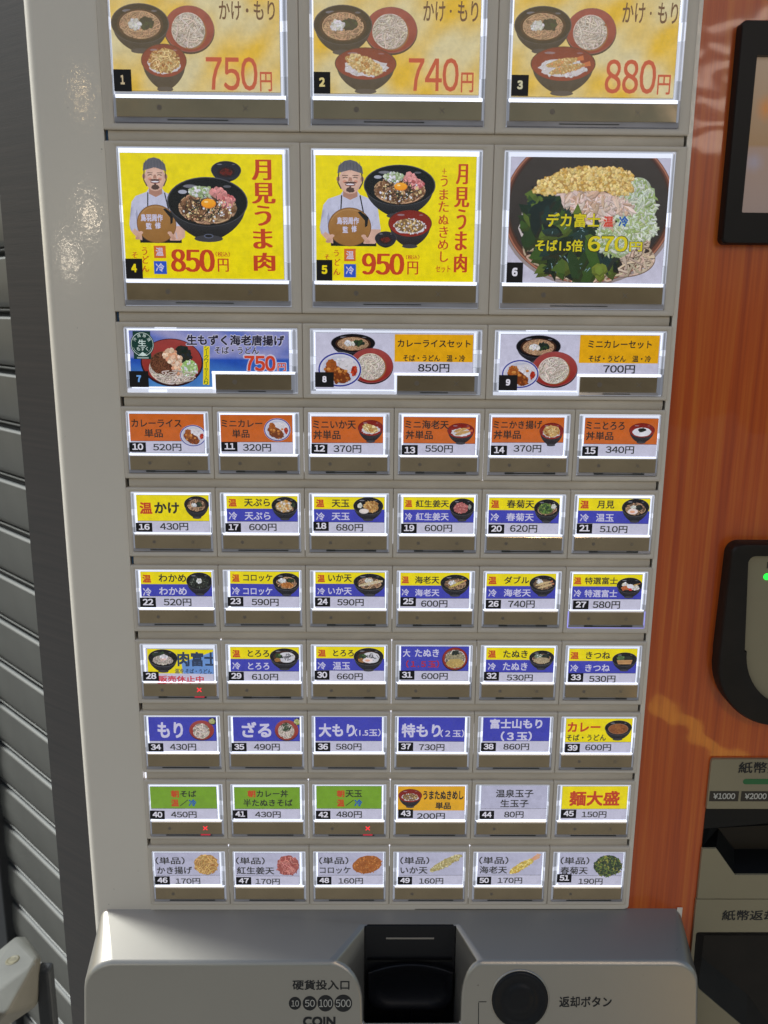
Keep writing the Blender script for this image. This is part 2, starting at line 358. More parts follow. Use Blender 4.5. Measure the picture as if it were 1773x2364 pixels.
    def to_obj(s, name, parent, m):
        if not s.P: return None
        st = min(s.step, s.budget / max(1, len(s.P)))
        mb = MB(); y = s.y0
        for data in s.P:
            y -= st; i = len(mb.v)
            for px, py, c in data: mb.v.append((px / 1000, y, -py / 1000)); mb.c.append(mixc(c, s.wash[0], s.wash[1]) if s.wash else c)
            mb.f.append(list(range(i, i + len(data))))
        return link(name, mb.mesh(name, m), parent)

C = dict(black=L(20, 19, 27), bowl=L(17, 16, 23), hi=L(150, 150, 165), red=L(140, 36, 30), red2=L(112, 26, 26), soba=L(196, 158, 126), soba_d=L(60, 36, 26),
         pale=L(208, 198, 190), pale_d=L(130, 112, 100), onion=L(212, 214, 208), green=L(44, 66, 40), green2=L(92, 128, 52), sea=L(30, 42, 38),
         temp=L(214, 176, 112), temp2=L(190, 132, 70), temp3=L(228, 204, 150), brown=L(150, 84, 36), rice=L(212, 208, 216), curry=L(158, 84, 36), curry2=L(116, 56, 26),
         egg=L(236, 150, 24), white=L(222, 222, 232), pink=L(214, 140, 140), pink2=L(190, 96, 100), skin=L(212, 172, 156), skin2=L(178, 132, 116), broth=L(60, 36, 26))
def bowl(a, b, outer, inner, rim=None, dep=.30, foot=True, rw=.055):
    x0, y0, x1, y1 = b; cx = (x0 + x1) / 2; rx = (x1 - x0) / 2; h = y1 - y0; ry = h * (1 - dep) / 2; cy = y0 + ry
    pts = []; cols = []; n = 24
    for i in range(n + 1):
        t = i / n; ang = math.pi * t; xx = cx + rx * math.cos(ang); k = math.sin(ang)
        pts.append((xx, cy + ry * k + (y1 - cy - ry) * (max(0.0, 1 - abs(math.cos(ang)) / .92) ** .55))); cols.append(mixc(outer, C['hi'], .16 * max(0, math.cos(ang + .9)) ** 4 + .10 * abs(math.cos(ang)) ** 3))
    a.poly(pts, outer, cols)
    if foot: a.ell(cx, y1 - h * .05, rx * .36, h * .055, mixc(outer, C['hi'], .12), 16)
    rim = rim or mixc(outer, C['hi'], .22)
    a.ell(cx, cy, rx, ry, rim); a.ell(cx, cy + h * .004, rx * (1 - rw * .5), ry * (1 - rw * .5), inner, top=mixc(inner, (0, 0, 0), .25))
    a.ell(cx - rx * .42, cy - ry * .62, rx * .17, ry * .07, mixc(inner, C['hi'], .55), 12)
    a.ell(cx + rx * .50, cy - ry * .62, rx * .10, ry * .05, mixc(inner, C['hi'], .35), 12)
    return cx, cy + ry * .06, rx * .84, ry * .82
def plate_n(a, b, n, cover=None, w=None):
    x0, y0, x1, y1 = b; cx, cy = (x0 + x1) / 2, (y0 + y1) / 2; rx, ry = (x1 - x0) / 2, (y1 - y0) / 2
    a.ell(cx, cy + ry * .03, rx, ry * .98, L(46, 28, 34)); a.ell(cx, cy - ry * .02, rx * .985, ry * .95, C['red'], top=mixc(C['red'], C['pink'], .18))
    a.ring(cx, cy - ry * .02, rx * .985, ry * .95, rx * .03, mixc(C['red'], C['hi'], .18))
    a.ell(cx + rx * .02, cy + ry * .08, rx * .66, ry * .74, mixc(C['red2'], C['temp2'], .45))
    a.noodles(cx - rx * .04, cy + ry * .04, rx * .64, ry * .70, C['pale'], n, w=w or rx * .05, dark=C['pale_d'], ln=1.0)
def draw(kind, a, b):
    x0, y0, x1, y1 = b; W_, H = x1 - x0, y1 - y0; cx, cy = (x0 + x1) / 2, (y0 + y1) / 2; r = a.rnd
    big = W_ > 24; N = 170 if big else 34
    T = [C['temp'], C['temp2'], C['temp3']]
    def black(): return bowl(a, b, C['black'], C['bowl'], dep=.26)
    if kind in ('kakebowl', 'kake'):
        q = bowl(a, b, C['black'], C['bowl'], dep=.20 if big else .26); X, Y, rx, ry = q
        a.ell(X, Y, rx * .95, ry * .95, C['broth']); a.noodles(X, Y + ry * .02, rx * .82, ry * .82, C['soba'], N, dark=C['soba_d'])
        a.crumbs(X + rx * .25, Y - ry * .10, rx * .32, ry * .36, [C['sea'], C['green']], 26, rx * .07, base=C['sea'])
        a.crumbs(X - rx * .22, Y - ry * .02, rx * .26, ry * .30, [C['onion'], C['white']], 30 if big else 14, rx * .07)
    elif kind == 'plate': plate_n(a, b, 200, w=W_ * .019)
    elif kind in ('mori', 'zaru'):
        plate_n(a, b, 60)
        if kind == 'zaru': 
            for i in range(40): a.strand(cx - W_ * .02, cy - H * .18, W_ * .20, H * .20, W_ * .018, C['green'], C['sea'], 1.0)
    elif kind == 'wasabi':
        a.ell(cx + W_ * .1, cy, W_ * .5, H * .5, L(36, 30, 60)); a.crumbs(cx, cy, W_ * .36, H * .34, [L(200, 200, 150), L(160, 170, 90)], 14, W_ * .1)
    elif kind == 'curry':
        a.ell(cx, cy, W_ / 2, H / 2, L(206, 206, 222)); a.ring(cx, cy, W_ * .49, H * .49, W_ * .035, L(52, 60, 150)); a.ell(cx, cy + H * .01, W_ * .41, H * .41, L(190, 192, 212))
        a.crumbs(cx + W_ * .08, cy - H * .10, W_ * .28, H * .24, [C['rice'], C['white']], 30, W_ * .03, base=C['rice'])
        a.crumbs(cx - W_ * .06, cy + H * .13, W_ * .31, H * .22, [C['curry'], C['curry2'], L(176, 108, 50)], 40, W_ * .035, rot=.45, base=C['curry2'])
        a.crumbs(cx - W_ * .19, cy - H * .10, W_ * .12, H * .20, [C['curry'], C['brown'], L(176, 108, 50)], 20, W_ * .035, base=C['curry'])
        a.crumbs(cx + W_ * .33, cy + H * .03, W_ * .07, H * .13, [L(176, 40, 26), L(200, 70, 40)], 10, W_ * .03)
        for i in range(5): a.ell(cx + r.uniform(-.26, .2) * W_, cy + r.uniform(-.12, .26) * H, W_ * .045, H * .045, L(186, 112, 48), 10, top=L(214, 150, 80))
    elif kind.startswith('don_'):
        X, Y, rx, ry = bowl(a, b, L(30, 24, 30), C['red'], rim=L(70, 34, 34), dep=.30)
        if kind != 'don_tororo': a.crumbs(X, Y + ry * .22, rx * .86, ry * .66, [C['rice'], C['white']], 50 if big else 24, rx * .055, base=C['rice'])
        if kind == 'don_ika': a.crumbs(X - rx * .05, Y + ry * .02, rx * .72, ry * .62, T + [C['temp3'], L(236, 220, 176)], 260 if big else 46, rx * (.05 if big else .085), rot=.35)
        if kind == 'don_kaki':
            a.crumbs(X, Y - ry * .05, rx * .80, ry * .86, T + [C['brown']], 190 if big else 40, rx * (.055 if big else .09), el=1.4)
            for i in range(24 if big else 12): a.strand(X, Y - ry * .05, rx * .7, ry * .7, rx * .045, C['temp3'], C['brown'], .8)
        if kind == 'don_ebi':
            a.rod(X - rx * .62, Y + ry * .10, X + rx * .52, Y - ry * .42, ry * .52, T + [L(216, 150, 96)], 60 if big else 22, L(206, 110, 66))
            a.rod(X - rx * .50, Y + ry * .60, X + rx * .78, Y - ry * .02, ry * .52, T + [L(216, 150, 96)], 60 if big else 22, L(206, 110, 66))
        if kind == 'don_tororo':
            a.rough(X, Y + ry * .22, rx * .86, ry * .74, C['white'], .03); a.crumbs(X, Y - ry * .14, rx * .36, ry * .30, [C['sea'], (0.01, 0.01, 0.01)], 40, rx * .06, el=1.6)
        if kind == 'don_uma': a.crumbs(X, Y + ry * .15, rx * .78, ry * .62, [C['temp3'], C['temp'], L(120, 92, 60), C['rice']], 110 if big else 46, rx * .05, base=L(128, 98, 66))
    elif kind == 'sauce':
        bowl(a, b, C['black'], L(38, 36, 50), dep=.14, foot=False); a.ell(cx, cy + H * .02, W_ * .30, H * .25, L(40, 24, 30)); a.crumbs(cx, cy + H * .02, W_ * .20, H * .16, [L(110, 24, 20), L(70, 20, 20)], 22, W_ * .04)
    elif kind == 'umabowl':
        X, Y, rx, ry = bowl(a, b, C['black'], C['bowl'], dep=.24)
        a.ell(cx, y1 - H * .09, W_ * .06, H * .035, L(90, 96, 120), 16); a.ell(cx, y1 - H * .09, W_ * .045, H * .022, C['black'], 16)
        a.ell(X - rx * .72, Y - ry * .55, rx * .13, ry * .10, L(170, 172, 190), 12)
        a.noodles(X, Y + ry * .22, rx * .84, ry * .78, C['soba'], 80, w=rx * .035, dark=C['soba_d'])
        a.crumbs(X - rx * .02, Y + ry * .18, rx * .80, ry * .72, [L(116, 78, 54), L(92, 60, 44), L(140, 100, 72)], 170, rx * .06, el=1.5, base=False)
        a.crumbs(X - rx * .18, Y - ry * .55, rx * .34, ry * .28, [L(190, 204, 176), C['white'], L(150, 172, 120)], 70, rx * .05, base=L(150, 168, 130))
        a.crumbs(X + rx * .34, Y - ry * .50, rx * .22, ry * .28, [C['pink'], L(232, 160, 160)], 30, rx * .07); a.crumbs(X + rx * .55, Y - ry * .14, rx * .24, ry * .30, [C['pink'], L(232, 160, 160), C['pink2']], 34, rx * .07)
        a.crumbs(X, Y + ry * .30, rx * .74, ry * .60, [C['temp3'], C['white'], L(216, 190, 140)], 90, rx * .032, base=False)
        for i in range(46): a.strand(X - rx * .04, Y + ry * .15, rx * .62, ry * .6, rx * .014, C['sea'], C['black'], .8, curl=.5)
        a.ell(X + rx * .04, Y + ry * .02, rx * .22, ry * .24, L(220, 130, 40)); a.ell(X + rx * .03, Y, rx * .20, ry * .21, C['egg'], top=L(250, 176, 50)); a.ell(X - rx * .03, Y - ry * .06, rx * .06, ry * .05, L(255, 220, 150), 12)
    elif kind in ('osq', 'bsq'):
        a.poly([(x0, y0), (x1, y0), (x1, y1), (x0, y1)], L(204, 104, 46) if kind == 'osq' else L(40, 84, 200))
    elif kind == 'gold':
        a.poly([(x0, y0), (x1, y0), (x1, y1), (x0, y1)], L(228, 168, 20))
    elif kind == 'chef':
        wx = lambda t: x0 + W_ * t; hy = lambda t: y0 + H * t
        sh = L(196, 198, 224); sh2 = L(160, 162, 192)
        a.poly([(wx(.18), hy(.92)), (wx(.93), hy(.92)), (wx(.93), hy(1)), (wx(.18), hy(1))], C['black'])
        a.poly([(wx(.02), hy(.86)), (wx(0), hy(.78)), (wx(.06), hy(.52)), (wx(.14), hy(.45)), (wx(.34), hy(.40)), (wx(.40), hy(.34)), (wx(.60), hy(.34)), (wx(.66), hy(.40)), (wx(.88), hy(.46)), (wx(.95), hy(.56)), (wx(1), hy(.80)), (wx(.97), hy(.86)), (wx(.86), hy(.92)), (wx(.16), hy(.92))], sh)
        a.poly([(wx(.0), hy(.78)), (wx(.14), hy(.86)), (wx(.2), hy(.80)), (wx(.22), hy(.97)), (wx(.15), hy(.96)), (wx(.02), hy(.86))], C['skin'])
        a.poly([(wx(1), hy(.80)), (wx(.99), hy(.93)), (wx(.9), hy(.97)), (wx(.72), hy(.97)), (wx(.70), hy(.88)), (wx(.84), hy(.80))], C['skin'])
        for t in range(26):
            px, py = r.uniform(.08, .92), r.uniform(.46, .9); ln_ = r.uniform(.03, .10); a.ribbon([(wx(px), hy(py)), (wx(px + r.uniform(-.05, .05)), hy(py + ln_))], W_ * r.uniform(.006, .016), mixc(sh, sh2, r.uniform(.3, .9)))
        a.poly([(wx(.12), hy(.66)), (wx(.15), hy(.60)), (wx(.19), hy(.80)), (wx(.14), hy(.86))], sh2)
        a.poly([(wx(.39), hy(.30)), (wx(.61), hy(.30)), (wx(.62), hy(.42)), (wx(.50), hy(.46)), (wx(.38), hy(.42))], C['skin2'])
        a.ribbon([(wx(.36), hy(.41)), (wx(.345), hy(.60))], W_ * .02, C['black']); a.ribbon([(wx(.66), hy(.41)), (wx(.72), hy(.62))], W_ * .02, C['black'])
        hx = wx(.50)
        a.ell(hx, hy(.235), W_ * .185, H * .155, C['skin'], top=mixc(C['skin'], C['white'], .15))
        for t in range(5): a.ell(hx + W_ * .01, hy(.24), W_ * (.165 - .02 * t), H * (.135 - .018 * t), mixc(C['skin'], L(226, 190, 174), .2 * t), 24)
        for sg in (-1, 1): a.ell(hx + sg * W_ * .195, hy(.22), W_ * .03, H * .03, C['skin2'], 12); a.ribbon([(hx + sg * W_ * .185, hy(.15)), (hx + sg * W_ * .20, hy(.26)), (hx + sg * W_ * .15, hy(.33))], W_ * .02, L(80, 66, 60))
        a.poly([(hx - W_ * .21, hy(.155)), (hx - W_ * .19, hy(.07)), (hx - W_ * .10, hy(.015)), (hx, hy(0)), (hx + W_ * .10, hy(.02)), (hx + W_ * .19, hy(.08)), (hx + W_ * .21, hy(.16)), (hx, hy(.115))], L(98, 98, 108))
        for t in range(7): a.ribbon([(hx + (t - 3) * W_ * .05, hy(.03)), (hx + (t - 3) * W_ * .06, hy(.125))], W_ * .008, L(78, 78, 88))
        for sg in (-1, 1):
            a.ribbon([(hx + sg * W_ * .045, hy(.205)), (hx + sg * W_ * .08, hy(.198)), (hx + sg * W_ * .12, hy(.208))], W_ * .012, L(70, 48, 44))
            a.ribbon([(hx + sg * W_ * .04, hy(.18)), (hx + sg * W_ * .13, hy(.178))], W_ * .012, L(96, 70, 62)); a.ell(hx + sg * W_ * .09, hy(.25), W_ * .035, H * .018, L(210, 148, 130), 12)
        a.poly([(hx - W_ * .02, hy(.20)), (hx + W_ * .02, hy(.20)), (hx + W_ * .035, hy(.245)), (hx - W_ * .035, hy(.245))], C['skin2'])
        a.rough(hx, hy(.262), W_ * .10, H * .012, L(84, 62, 58), .1); a.ell(hx, hy(.285), W_ * .085, H * .018, L(120, 50, 50), 20); a.ell(hx, hy(.281), W_ * .07, H * .009, C['white'], 16)
        a.rough(hx, hy(.345), W_ * .07, H * .03, L(84, 62, 58), .12); a.rough(hx, hy(.312), W_ * .02, H * .01, L(84, 62, 58), .1)
        for t in range(5): a.poly([(wx(.02 + .01 * t), hy(.86)), (wx(0), hy(.78)), (wx(.05 + .012 * t), hy(.56)), (wx(.07 + .012 * t), hy(.80))], mixc(sh2, sh, .2 * t))
        a.ell(wx(.49), hy(.775), W_ * .355, H * .228, L(104, 70, 44)); a.ell(wx(.49), hy(.775), W_ * .345, H * .22, L(148, 104, 54), top=L(164, 118, 66)); a.ring(wx(.49), hy(.775), W_ * .325, H * .205, W_ * .008, L(184, 142, 96), a0=200, a1=300)
        a.poly([(wx(.62), hy(.60)), (wx(.66), hy(.59)), (wx(.80), hy(.66)), (wx(.78), hy(.76)), (wx(.74), hy(.78)), (wx(.74), hy(.70))], C['black'])
        for sg, px in ((-1, .20), (1, .72)):
            for t in range(4): a.ell(wx(px + .022 * t * sg), hy(.88 + .022 * t), W_ * .04, H * .018, mixc(C['skin'], C['skin2'], .2 * t), 12)
    elif kind == 'redmozuku':
        a.ell(cx, cy + H * .02, W_ / 2, H / 2, L(40, 24, 30)); a.ell(cx, cy, W_ * .49, H * .485, C['red'], top=mixc(C['red'], C['pink'], .15)); a.ring(cx, cy, W_ * .49, H * .485, W_ * .012, L(60, 30, 34))
        a.noodles(cx, cy + H * .14, W_ * .36, H * .32, C['pale'], 110, w=W_ * .016, dark=C['pale_d'])
        a.noodles(cx - W_ * .12, cy + H * .03, W_ * .22, H * .24, L(112, 70, 52), 90, w=W_ * .014, dark=L(50, 26, 20))
        a.crumbs(cx + W_ * .18, cy - H * .14, W_ * .14, H * .20, [C['sea'], L(36, 44, 50)], 40, W_ * .025)
        for t, (u, v) in enumerate(((-.02, -.16), (.06, -.03), (.12, .13))):
            a.crumbs(cx + W_ * u, cy + H * v, W_ * .11, H * .12, [L(232, 196, 168), L(240, 216, 196), L(220, 160, 128)], 26, W_ * .03)
        a.crumbs(cx + W_ * .28, cy + H * .14, W_ * .13, H * .18, [L(190, 214, 160), C['white'], L(150, 190, 110)], 60, W_ * .02, base=L(150, 180, 120))
        for i in range(26): a.strand(cx + W_ * .05, cy + H * .30, W_ * .34, H * .12, W_ * .015, C['pale'], C['pale_d'], 2.2)
    elif kind == 'emblem':
        g = L(26, 60, 54); wv = L(206, 224, 220)
        a.poly([(x0 + W_ * .12, y0), (x1 - W_ * .14, y0), (x1 - W_ * .14, y1), (x0 + W_ * .12, y1)], g); rr = W_ * .5; ey = y0 + H * .47
        a.ell(cx, ey, rr, H * .45, g); a.ring(cx, ey, rr * .94, H * .42, W_ * .02, wv); a.ring(cx, ey, rr * .80, H * .35, W_ * .008, wv, a0=60, a1=160); a.ring(cx, ey, rr * .80, H * .35, W_ * .008, wv, a0=20, a1=50)
        a.poly([(cx - W_ * .2, y0 + H * .88), (cx, y0 + H * .74), (cx + W_ * .2, y0 + H * .88)], wv); a.poly([(cx - W_ * .24, y1 - H * .07), (cx + W_ * .24, y1 - H * .07), (cx + W_ * .24, y1 - H * .02), (cx - W_ * .24, y1 - H * .02)], mixc(g, wv, .5))
    elif kind == 'ystrip':
        a.poly([(x0 + W_ * .25, y0), (x1, y0 + H * .01), (x1 - W_ * .22, y1), (x0, y1 - H * .01)], L(232, 212, 30))
    elif kind == 'dekafuji': deka(a, b)
    elif kind.startswith('i_'):
        if kind == 'i_kaki': 
            a.crumbs(cx, cy, W_ * .46, H * .46, [L(200, 150, 80), L(170, 116, 60), L(222, 182, 118)], 60, W_ * .05, el=1.5, j=.12)
            for i in range(46): a.strand(cx, cy, W_ * .44, H * .42, W_ * .028, L(214, 176, 108), L(130, 84, 40), .9)
        if kind == 'i_beni':
            a.crumbs(cx, cy, W_ * .47, H * .46, [L(180, 92, 88), L(200, 120, 114), L(150, 70, 66)], 90, W_ * .045, el=1.5, j=.08)
            for i in range(40): a.strand(cx, cy, W_ * .42, H * .42, W_ * .022, L(214, 144, 136), L(140, 60, 56), .7)
        if kind == 'i_korokke':
            a.crumbs(cx, cy, W_ * .49, H * .44, [L(176, 104, 44), L(150, 82, 32), L(196, 126, 62)], 170, W_ * .025, rot=-.22, j=.04, base=L(160, 92, 38))
        if kind == 'i_ika': a.rod(x0 + W_ * .04, y1 - H * .13, x1 - W_ * .02, y0 + H * .06, H * .34, [L(196, 184, 132), L(214, 206, 160), L(170, 154, 96)], 110)
        if kind == 'i_ebi': a.rod(x0 + W_ * .06, y1 - H * .10, x1 - W_ * .24, y0 + H * .28, H * .30, [L(222, 196, 96), L(238, 220, 140), L(196, 160, 66)], 100, L(214, 156, 120)); a.poly([(x1 - W_ * .18, y0 + H * .2), (x1 - W_ * .14, y0), (x1, y0 + H * .04), (x1 - W_ * .12, y0 + H * .26)], L(216, 170, 140))
        if kind == 'i_shun': a.crumbs(cx, cy, W_ * .49, H * .47, [L(58, 84, 44), L(96, 118, 50), L(34, 54, 34), L(140, 140, 60)], 200, W_ * .035, el=1.5, j=.06, base=L(34, 50, 30))
    elif kind == 'tanukibig':
        X, Y, rx, ry = cx, cy, W_ * .43, H * .42
        a.ell(cx, cy + H * .02, W_ / 2, H / 2, L(36, 20, 26)); a.ell(cx, cy, W_ * .48, H * .47, C['red']); a.noodles(X, Y, rx * .9, ry * .9, C['pale'], 30)
        a.crumbs(X, Y - ry * .2, rx * .86, ry * .36, [L(170, 160, 130), L(130, 124, 100)], 30, rx * .08); a.crumbs(X, Y + ry * .42, rx * .78, ry * .46, [L(206, 178, 108), L(184, 150, 84)], 70, rx * .05)
        a.crumbs(X, Y - ry * .66, rx * .3, ry * .2, [C['sea']], 10, rx * .1)
    else:
        X, Y, rx, ry = black()
        nood = lambda n=N: a.noodles(X, Y + ry * .1, rx * .86, ry * .80, C['soba'], n, dark=C['soba_d'])
        if kind == 'tempura': nood(14); a.crumbs(X - rx * .05, Y - ry * .02, rx * .72, ry * .78, [L(214, 188, 140), L(228, 210, 176), L(196, 140, 72), C['rice']], 70, rx * .09); a.crumbs(X + rx * .75, Y - ry * .2, rx * .16, ry * .34, [C['green'], C['sea']], 10, rx * .08)
        if kind == 'wakame': a.crumbs(X, Y + ry * .08, rx * .9, ry * .86, [C['sea'], L(44, 52, 52), L(22, 30, 28)], 50, rx * .10, el=1.6); a.crumbs(X, Y + ry * .1, rx * .8, ry * .8, [L(120, 130, 120), L(90, 100, 90)], 26, rx * .05, el=2.2, base=False, sh=False); a.crumbs(X, Y - ry * .1, rx * .26, ry * .34, [C['onion'], C['white']], 22, rx * .08)
        if kind == 'korokke': nood(); a.crumbs(X - rx * .34, Y - ry * .25, rx * .32, ry * .34, [C['onion'], C['white']], 20, rx * .08); a.crumbs(X + rx * .35, Y - ry * .30, rx * .36, ry * .3, [C['sea'], C['green']], 16, rx * .1); a.crumbs(X + rx * .08, Y + ry * .40, rx * .54, ry * .38, [L(190, 118, 56), L(206, 140, 78), L(166, 96, 44)], 40, rx * .06)
        if kind == 'tentama': a.crumbs(X + rx * .22, Y - ry * .02, rx * .58, ry * .76, [L(196, 150, 86), L(214, 172, 110), L(160, 108, 56)], 50, rx * .09, el=1.5); a.crumbs(X - rx * .66, Y - ry * .12, rx * .2, ry * .3, [C['onion']], 12, rx * .07); a.ell(X - rx * .34, Y + ry * .62, rx * .38, ry * .34, L(222, 214, 214)); a.ell(X - rx * .30, Y + ry * .60, rx * .26, ry * .2, L(238, 226, 222))
        if kind == 'beni': a.crumbs(X - rx * .10, Y + ry * .06, rx * .66, ry * .74, [L(190, 110, 110), L(210, 140, 136), L(166, 84, 84)], 60, rx * .08, el=1.4); a.crumbs(X + rx * .7, Y - ry * .1, rx * .16, ry * .3, [L(150, 150, 140)], 10, rx * .06)
        if kind == 'ika': nood(); a.crumbs(X - rx * .06, Y - ry * .36, rx * .30, ry * .30, [C['onion'], L(150, 150, 160)], 16, rx * .08); a.rod(X - rx * .78, Y + ry * .42, X + rx * 1.0, Y - ry * .32, ry * .46, [L(222, 206, 170), L(206, 182, 134), C['white']], 50)
        if kind == 'ebi': nood(); a.crumbs(X - rx * .22, Y - ry * .10, rx * .3, ry * .3, [C['onion'], C['white']], 16, rx * .08); a.rod(X - rx * .50, Y + ry * .56, X + rx * .72, Y - ry * .40, ry * .34, [L(214, 190, 96), L(232, 212, 130)], 34, L(200, 130, 80))
        if kind == 'ebi2': nood(16); a.crumbs(X - rx * .3, Y - ry * .34, rx * .3, ry * .3, [C['onion'], C['white']], 16, rx * .08); a.rod(X - rx * .66, Y + ry * .24, X + rx * .66, Y - ry * .36, ry * .36, [L(220, 196, 150), L(204, 170, 116)], 30, L(190, 120, 84)); a.rod(X - rx * .44, Y + ry * .62, X + rx * .78, Y + ry * .02, ry * .36, [L(220, 196, 150), L(204, 170, 116)], 30, L(190, 120, 84))
        if kind == 'tokusen': a.crumbs(X - rx * .42, Y - ry * .16, rx * .28, ry * .34, [L(214, 210, 190), C['white']], 20, rx * .07); a.crumbs(X - rx * .38, Y + ry * .34, rx * .34, ry * .34, [L(206, 120, 70), L(190, 100, 60)], 16, rx * .09); a.crumbs(X + rx * .52, Y + ry * .30, rx * .40, ry * .38, [L(226, 218, 200), C['white']], 26, rx * .07); a.rod(X + rx * .2, Y, X + rx * .86, Y - ry * .34, ry * .2, T, 12, L(190, 100, 60)); a.ell(X + rx * .06, Y + ry * .06, rx * .30, ry * .34, C['white']); a.poly([(X - rx * .08, Y + ry * .40), (X + rx * .18, Y + ry * .36), (X + rx * .26, Y + ry * .72), (X, Y + ry * .76)], L(206, 50, 40))
        if kind == 'shungiku': nood(16); a.crumbs(X - rx * .14, Y, rx * .66, ry * .72, [L(96, 130, 60), L(60, 96, 48), L(140, 160, 76), L(40, 66, 40)], 70, rx * .08, el=1.4); a.crumbs(X + rx * .58, Y - ry * .28, rx * .22, ry * .34, [C['onion']], 12, rx * .07)
        if kind == 'tsukimi': nood(); a.crumbs(X + rx * .24, Y - ry * .14, rx * .34, ry * .36, [C['sea'], C['black']], 14, rx * .09); a.crumbs(X - rx * .24, Y - ry * .12, rx * .24, ry * .26, [C['onion']], 12, rx * .08); a.rough(X - rx * .26, Y + ry * .42, rx * .44, ry * .38, L(232, 214, 212), .05); a.ell(X - rx * .28, Y + ry * .46, rx * .22, ry * .17, L(226, 150, 140), top=L(232, 180, 130))
        if kind == 'niku': a.crumbs(X - rx * .2, Y - ry * .5, rx * .6, ry * .4, [C['sea'], C['green']], 20, rx * .1); a.noodles(X, Y + ry * .22, rx * .82, ry * .62, C['pale'], 50, dark=C['pale_d']); a.crumbs(X + rx * .1, Y - ry * .26, rx * .34, ry * .38, [C['white'], L(230, 220, 224)], 26, rx * .07); a.crumbs(X, Y + ry * .02, rx * .3, ry * .14, [L(226, 190, 180)], 10, rx * .06, base=False)
        if kind in ('tororo', 'tororotama'):
            a.ell(X, Y, rx * .9, ry * .88, C['broth']); a.rough(X + rx * .16, Y + ry * .06, rx * .70, ry * .78, L(206, 206, 214), .04); a.crumbs(X - rx * .46, Y - ry * .10, rx * .30, ry * .34, [C['green'], C['sea'], L(70, 100, 60)], 20, rx * .08); a.crumbs(X - rx * .56, Y + ry * .44, rx * .26, ry * .26, [L(166, 116, 64)], 14, rx * .06)
            for i in range(16): a.strand(X + rx * .32, Y - ry * .02, rx * .46, ry * .5, rx * .035, C['black'], L(130, 130, 140), 1.0, curl=.3)
            if kind == 'tororotama': a.rough(X - rx * .06, Y + ry * .40, rx * .40, ry * .34, L(234, 220, 222), .05); a.ell(X - rx * .08, Y + ry * .42, rx * .2, ry * .15, L(228, 150, 150), top=L(236, 190, 150))
        if kind == 'tanuki': nood(20); a.crumbs(X - rx * .3, Y - ry * .34, rx * .42, ry * .4, [L(120, 140, 120), C['onion']], 18, rx * .06); a.crumbs(X + rx * .36, Y - ry * .36, rx * .36, ry * .32, [C['sea'], (0.01, 0.012, 0.012)], 12, rx * .12, sh=False); a.crumbs(X, Y + ry * .34, rx * .76, ry * .50, [L(196, 178, 146), L(160, 140, 110)], 80, rx * .04)
        if kind == 'kitsune': a.crumbs(X - rx * .34, Y - ry * .30, rx * .42, ry * .4, [L(80, 110, 70), L(110, 140, 90)], 18, rx * .06); a.crumbs(X + rx * .3, Y - ry * .34, rx * .36, ry * .3, [C['sea']], 12, rx * .1); a.poly([(X - rx * .76, Y + ry * .06), (X + rx * .74, Y), (X + rx * .62, Y + ry * .74), (X - rx * .6, Y + ry * .76)], L(190, 144, 96)); a.ribbon([(X - rx * .7, Y + ry * .38), (X + rx * .68, Y + ry * .34)], rx * .05, L(140, 96, 56))
        if kind == 'currysoba': a.ell(X, Y + ry * .1, rx * .88, ry * .86, L(150, 110, 90)); a.ell(X, Y + ry * .1, rx * .84, ry * .8, L(140, 82, 44)); a.crumbs(X, Y + ry * .1, rx * .74, ry * .68, [L(150, 92, 50), L(128, 72, 38)], 34, rx * .12, base=False, sh=False)
        a.ring(cx, y0 + H * .37, W_ * .49, H * .365, W_ * .012, mixc(C['black'], C['hi'], .25), a0=20, a1=160)

